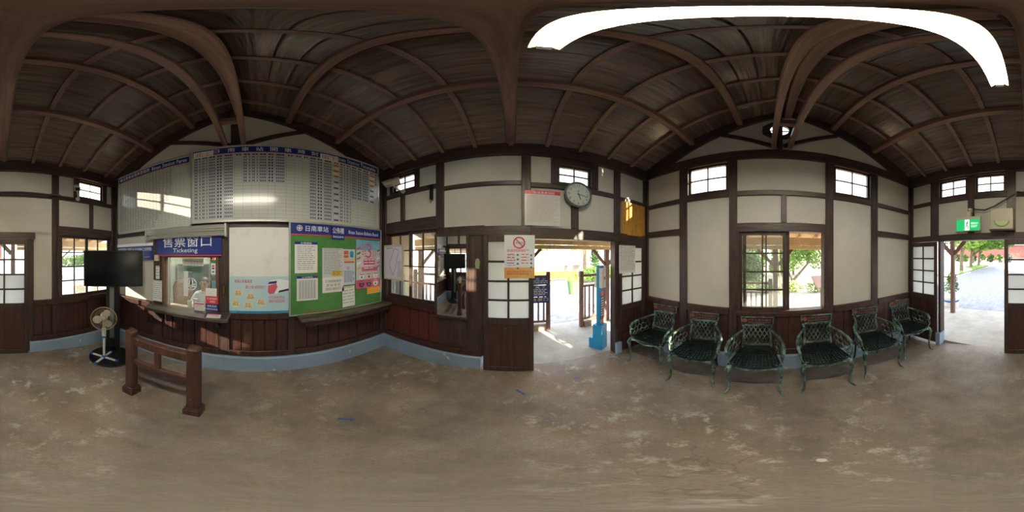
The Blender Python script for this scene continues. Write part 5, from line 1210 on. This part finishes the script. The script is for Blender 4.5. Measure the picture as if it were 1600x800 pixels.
for k in range(7):
    plant('low_shrub', 'low garden shrub, %s from the right along the far path edge' % ORD[k], 'shrub', (-4.5 + k * 1.15, -7.4 - .3 * (k % 2), -.12), [((0, 0, .25), (.6, .4, .3))], 420, .06, leaf_c if k % 2 else leaf_a, None, 10 + k, 'low shrubs along the garden path')
for k in range(5):
    plant('background_tree', 'pale leafy background tree of the garden, %s from the right' % ORD[k], 'tree', (-9 + k * 3.4, -15 - (k % 2), -.12), [((0, 0, 3.0), (1.9, 1.2, 1.6)), ((.5, .4, 1.4), (1.7, 1, 1.1))], 1500, .14, leaf_c if k % 2 == 0 else leaf_a, [([(0, 0, 0), (.1, 0, 2.4)], [.12, .08])], 20 + k, 'trees in the garden background')
st_ = thing('garden_stake', 'thin pale wooden stake leaning in the garden', 'stake', (-.42, -5.9, -.12)); obj('stake', MB().tube([(0, 0, 0), (.12, 0, 2.3)], .02, 6), new_wood, st_)
ib = thing('information_board', 'brown wooden lectern board on a post in the garden', 'board', (-1.62, -4.85, -.12), PI + .3)
obj('post', MB().box(-.05, .05, -.05, .05, 0, .82), old_wood, ib, bevel=.006); pl_ = obj('sloping_board', MB().box(-.34, .34, -.02, .02, -.22, .22), old_wood, ib, (0, -.05, .92), bevel=.006); pl_.rotation_euler = (R(-40), 0, 0)
# west: street trees, lawn, planter, far building, scooters
lawn = struct(obj('lawn', MB().prism([(-32, -9.5), (-13.0, -9.5), (-11.4, -5.9), (-32, -6.6)], -.06, -.02), grass_m))
lawn.data.transform(Matrix(((1, 0, 0, 0), (0, 0, 1, 0), (0, 1, 0, 0), (0, 0, 0, 1))))
for k, (x, y, l, s) in enumerate(((-16.8, -7.0, .5, 0), (-22.6, -7.9, .3, 1), (-27.2, -8.1, -.3, 2), (-36, -12, .3, 3))):
    ex_b = [((1.5, 4.2, 3.4), (1.6, 2.3, .9))] if k == 1 else []
    ex_t = [([(0, 0, 1.6), (.6, 1.8, 2.6), (1.4, 4.0, 3.3)], [.16, .11, .05])] if k == 1 else []
    plant('street_tree', ['leaning street tree nearest the doorway on the lawn', 'second street tree along the lawn', 'third street tree with a forked trunk', 'farthest street tree near the brick building'][k], 'tree', (x, y, -.05),
          [((0, .3, 4.2), (2.6, 2.6, 1.7)), ((1.0, 1.6, 3.6), (1.8, 1.6, 1.1)), ((-1.2, -1, 4.6), (2.0, 2.0, 1.4)), ((0, .1, 6.0), (2.2, 1.6, 1.3))] + ex_b, 6500, .21, leaf_a if k % 2 else leaf_c,
          [([(0, 0, 0), (l * .5, .1, 1.6), (l, .3, 3.2), (l, .4, 4.6)], [.26, .21, .17, .09]), ([(l * .5, .1, 1.5), (l + .6, .9, 2.8), (l + 1.0, 1.8, 3.6)], [.14, .10, .05])] + ex_t, 30 + k)
plant('left_street_tree', 'slender tree seen through the left street window', 'tree', (-11.5, 4.35, -.06), [((0, .8, 3.5), (1.6, 1.6, .9)), ((.5, 2.2, 3.2), (1.3, 1.3, .8))], 2200, .13, leaf_a, [([(0, 0, 0), (-.2, 0, 1.3), (.1, .1, 2.6), (.2, .4, 3.4)], [.16, .13, .11, .06]), ([(-.1, 0, 1.4), (.0, .9, 2.2), (.2, 1.6, 2.8)], [.08, .06, .04])], 41)
hg = plant('street_hedge', 'tall green hedge behind the street seen through the left window', 'hedge', (-24, 12, -.1), [((0, 0, .8), (1.2, 4, 1.0)), ((0, 3, 1.2), (1.2, 3, 1.2))], 2200, .2, leaf_a, None, 42)
plant('flower_pot', 'potted red flowers standing outside the left street window', 'flowerpot', (-4.85, 2.52, .0 - .055), [((0, 0, .52), (.22, .22, .18))], 260, .045, leaf_b, None, 43, pot=([(.0, 0), (.13, 0), (.18, .28), (.17, .28), (.15, .24), (0, .24)], white_plastic))
_fl = [o for o in bpy.data.objects if o.name.startswith('flower_pot')][0]
for k in range(12):
    a = k * 2.4; r_ = .05 + .012 * k; obj('flower', MB().ball((r_ * math.cos(a), r_ * math.sin(a), .62 + .05 * math.sin(k)), .032, 7, 5), flower_m, _fl, smooth=True)
pp = plant('planter_bush', 'leafy bush in a white round planter with a blue band by the verandah post', 'planter', (-4.52, -2.22, -.055), [((0, 0, .72), (.26, .26, .26)), ((.05, .05, .95), (.16, .16, .2))], 420, .05, leaf_a, [([(0, 0, .3), (.03, 0, .6), (0, .05, .9)], [.02, .018, .01])], 44, pot=([(0, 0), (.23, 0), (.25, .38), (.24, .38), (.21, .32), (0, .32)], white_plastic))
obj('blue_band', MB().lathe([(.246, .24), (.252, .30)], n=18), blue_plastic, pp)
bb = thing('brick_building', 'low red brick building far behind the street trees', 'building', (-62, -14, -.1))
obj('wall', MB().box(-2, 0, -14, 14, 0, 5.6), brick_m, bb); obj('pale_band', MB().box(0, .1, -14, 14, 0, .9), cream_wall, bb); obj('roof', MB().box(-2.4, .5, -14.4, 14.4, 5.6, 5.9), concrete, bb)
for k in range(0):
    f = obj('window', MB().box(0, .12, -12 + k * 3.3, -10.4 + k * 3.3, 2.2, 3.8), white_plastic, bb); obj('pane', MB().box(.12, .14, -11.9 + k * 3.3, -10.5 + k * 3.3, 2.3, 3.7), screen_m, f)
for k in range(7): plant('round_bush', 'bushy green shrub, %s from the right before the brick building' % ORD[k], 'shrub', (-44, -4.6 - k * 2.5, -.06), [((0, 0, 1.1), (1.1, 1.02, 1.2))], 420, .22, leaf_a if k % 2 else leaf_b, None, 50 + k, 'shrubs before the brick building')
for k, (y, lab) in enumerate(((-9.9, 'small white planter with a shrub at the end of the paving, nearer the lawn'), (-6.9, 'small white planter with a shrub at the end of the paving, further right'))):
    plant('street_planter', lab, 'planter', (-38, y, -.06), [((0, 0, 1.1), (.5, .5, .5))], 160, .14, leaf_a, None, 60 + k, pot=([(0, 0), (.45, 0), (.5, .6), (.42, .6), (0, .55)], white_plastic))
def scooter(x, y, lab, col):
    t = thing('scooter', lab, 'scooter', (x, y, -.06), R(10), 'scooters parked before the brick building')
    obj('body', MB().prism([(-.7, .35), (-.6, .75), (-.1, .75), (.05, .45), (.4, .45), (.55, .95), (.65, .9), (.5, .3), (0, .22)], -.15, .15), col, t, bevel=.03)
    for s in (-.55, .6): obj('wheel', MB().lathe([(.25, -.05), (.27, 0), (.25, .05)], (s, 0, .27), axis='y', n=16), black_plastic, t, smooth=True)
    obj('handlebar', MB().tube([(.55, -.3, 1.05), (.5, 0, 1.0), (.55, .3, 1.05)], .025, 6), metal_dark, t, smooth=True); obj('seat', MB().box(-.62, 0, -.14, .14, .74, .82), black_plastic, t, bevel=.02)
for k in range(5): scooter(-41.5, -4.2 - k * 1.9, ['blue scooter parked farthest right before the bushes', 'white scooter next to the blue one before the bushes', 'red scooter parked between a white and a black one', 'black scooter parked before the bushes far down the paving', 'white scooter parked farthest left before the bushes'][k], [blue_plastic, white_plastic, red_print, black_plastic, white_plastic][k])
# south-west filler and east side beyond the platform
yb_ = thing('yellow_platform_sign', 'long low yellow sign with orange lettering across the platform', 'sign', (8.25, -2.35, 0), -PI / 2)
obj('sign_panel', MB().box(-1.55, 1.02, 0, .06, .40, .80), mat('sign_yellow', rgb(205, 140, 8), rough=.5), yb_); obj('sign_frame', MB().box(-1.58, 1.05, -.01, .07, .36, .40).box(.99, 1.05, -.01, .07, -.01, .82), new_wood, yb_)
text('日 南 Rinan', -1.3, .6, .50, .70, -.002, yb_, mat('deep_orange', rgb(200, 90, 10), rough=.5))
stn = mat('rubble_stone', rgb(176, 168, 158), rgb(200, 194, 186), .8, 4)
rw = struct(empty('low_stone_wall', (8.6, -2.3, 0), -PI / 2))
rng = random.Random(12)
for j in range(3):
    x = -1.9 - (j % 2) * .12
    while x < 2.9:
        w_ = rng.uniform(.2, .36); obj('stone', MB().box(x, x + w_ - .015, rng.uniform(0, .03), .3, j * .12, j * .12 + .11), stn, rw, bevel=.015); x += w_
plant('green_planter', 'pale green square planter with trimmed plant on the platform', 'planter', (6.35, -2.42, 0), [((0, 0, .62), (.30, .30, .10))], 420, .04, leaf_c, None, 70, pot=([(0, 0), (.18, 0), (.26, .56), (.23, .56), (0, .5)], mat('pale_green_pot', rgb(96, 128, 84), rough=.6)))
hd_ = plant('trimmed_hedge', 'trimmed hedge across the platform to the right of the yellow sign', 'hedge', (8.0, -4.78, 0), [((0, 0, .60), (.4, 1.1, .40)), ((0, -.6, .62), (.4, .9, .38)), ((0, .6, .6), (.4, .9, .38))], 4200, .05, leaf_a, None, 71)
plant('cypress', 'narrow conical cypress behind the hedge', 'tree', (11.5, -6.25, 0), [((0, 0, 1.2), (.42, .42, 1.1)), ((0, 0, 1.9), (.28, .28, .9))], 2600, .06, leaf_b, [([(0, 0, -.02), (0, 0, .8)], [.06, .05])], 72)
pm = thing('palm_trunk', 'pale bare tree trunk behind the hedge, left of the cypress', 'tree', (11.2, -5.45, 0)); obj('trunk', MB().tube([(0, 0, 0), (.05, .03, 1.5), (0, 0, 3.2), (0, .1, 5)], [.20, .17, .15, .13], 10), bark, pm, smooth=True)
pm2 = thing('tree_trunk', 'second darker trunk standing beside the pale one', 'tree', (12.3, -5.72, 0)); obj('trunk', MB().tube([(0, 0, 0), (.02, 0, 2.2), (0, .1, 5)], [.16, .14, .11], 10), bark, pm2, smooth=True)
for k in range(6): plant('line_side_tree', 'pale green tree beyond the railway line, %s from the right' % ORD[k], 'tree', (24, -16 + k * 5.5, 0), [((0, 0, 3.0), (1.5, 2.4, 1.5)), ((0, .5, 4.2), (1.3, 1.8, 1.0))], 900, .2, leaf_c, [([(0, 0, 0), (0, .1, 2.6)], [.16, .1])], 80 + k, 'trees beyond the railway line')
pf = struct(obj('far_platform', MB().box(13.5, 17, -40, 40, -.1, .75), pale_conc)); slab('far_platform_coping', 13.4, 13.6, -40, 40, .75, .82, pale_conc)
wf_ = thing('far_wall', 'long white wall beyond the railway platform', 'wall', (20, 0, 0)); obj('wall', MB().box(0, .2, -40, 40, 0, 2.1), white_plastic, wf_)
for k in range(14): obj('pier', MB().box(-.12, 0, -36 + k * 5.5, -35.6 + k * 5.5, 0, 2.3), white_plastic, wf_)
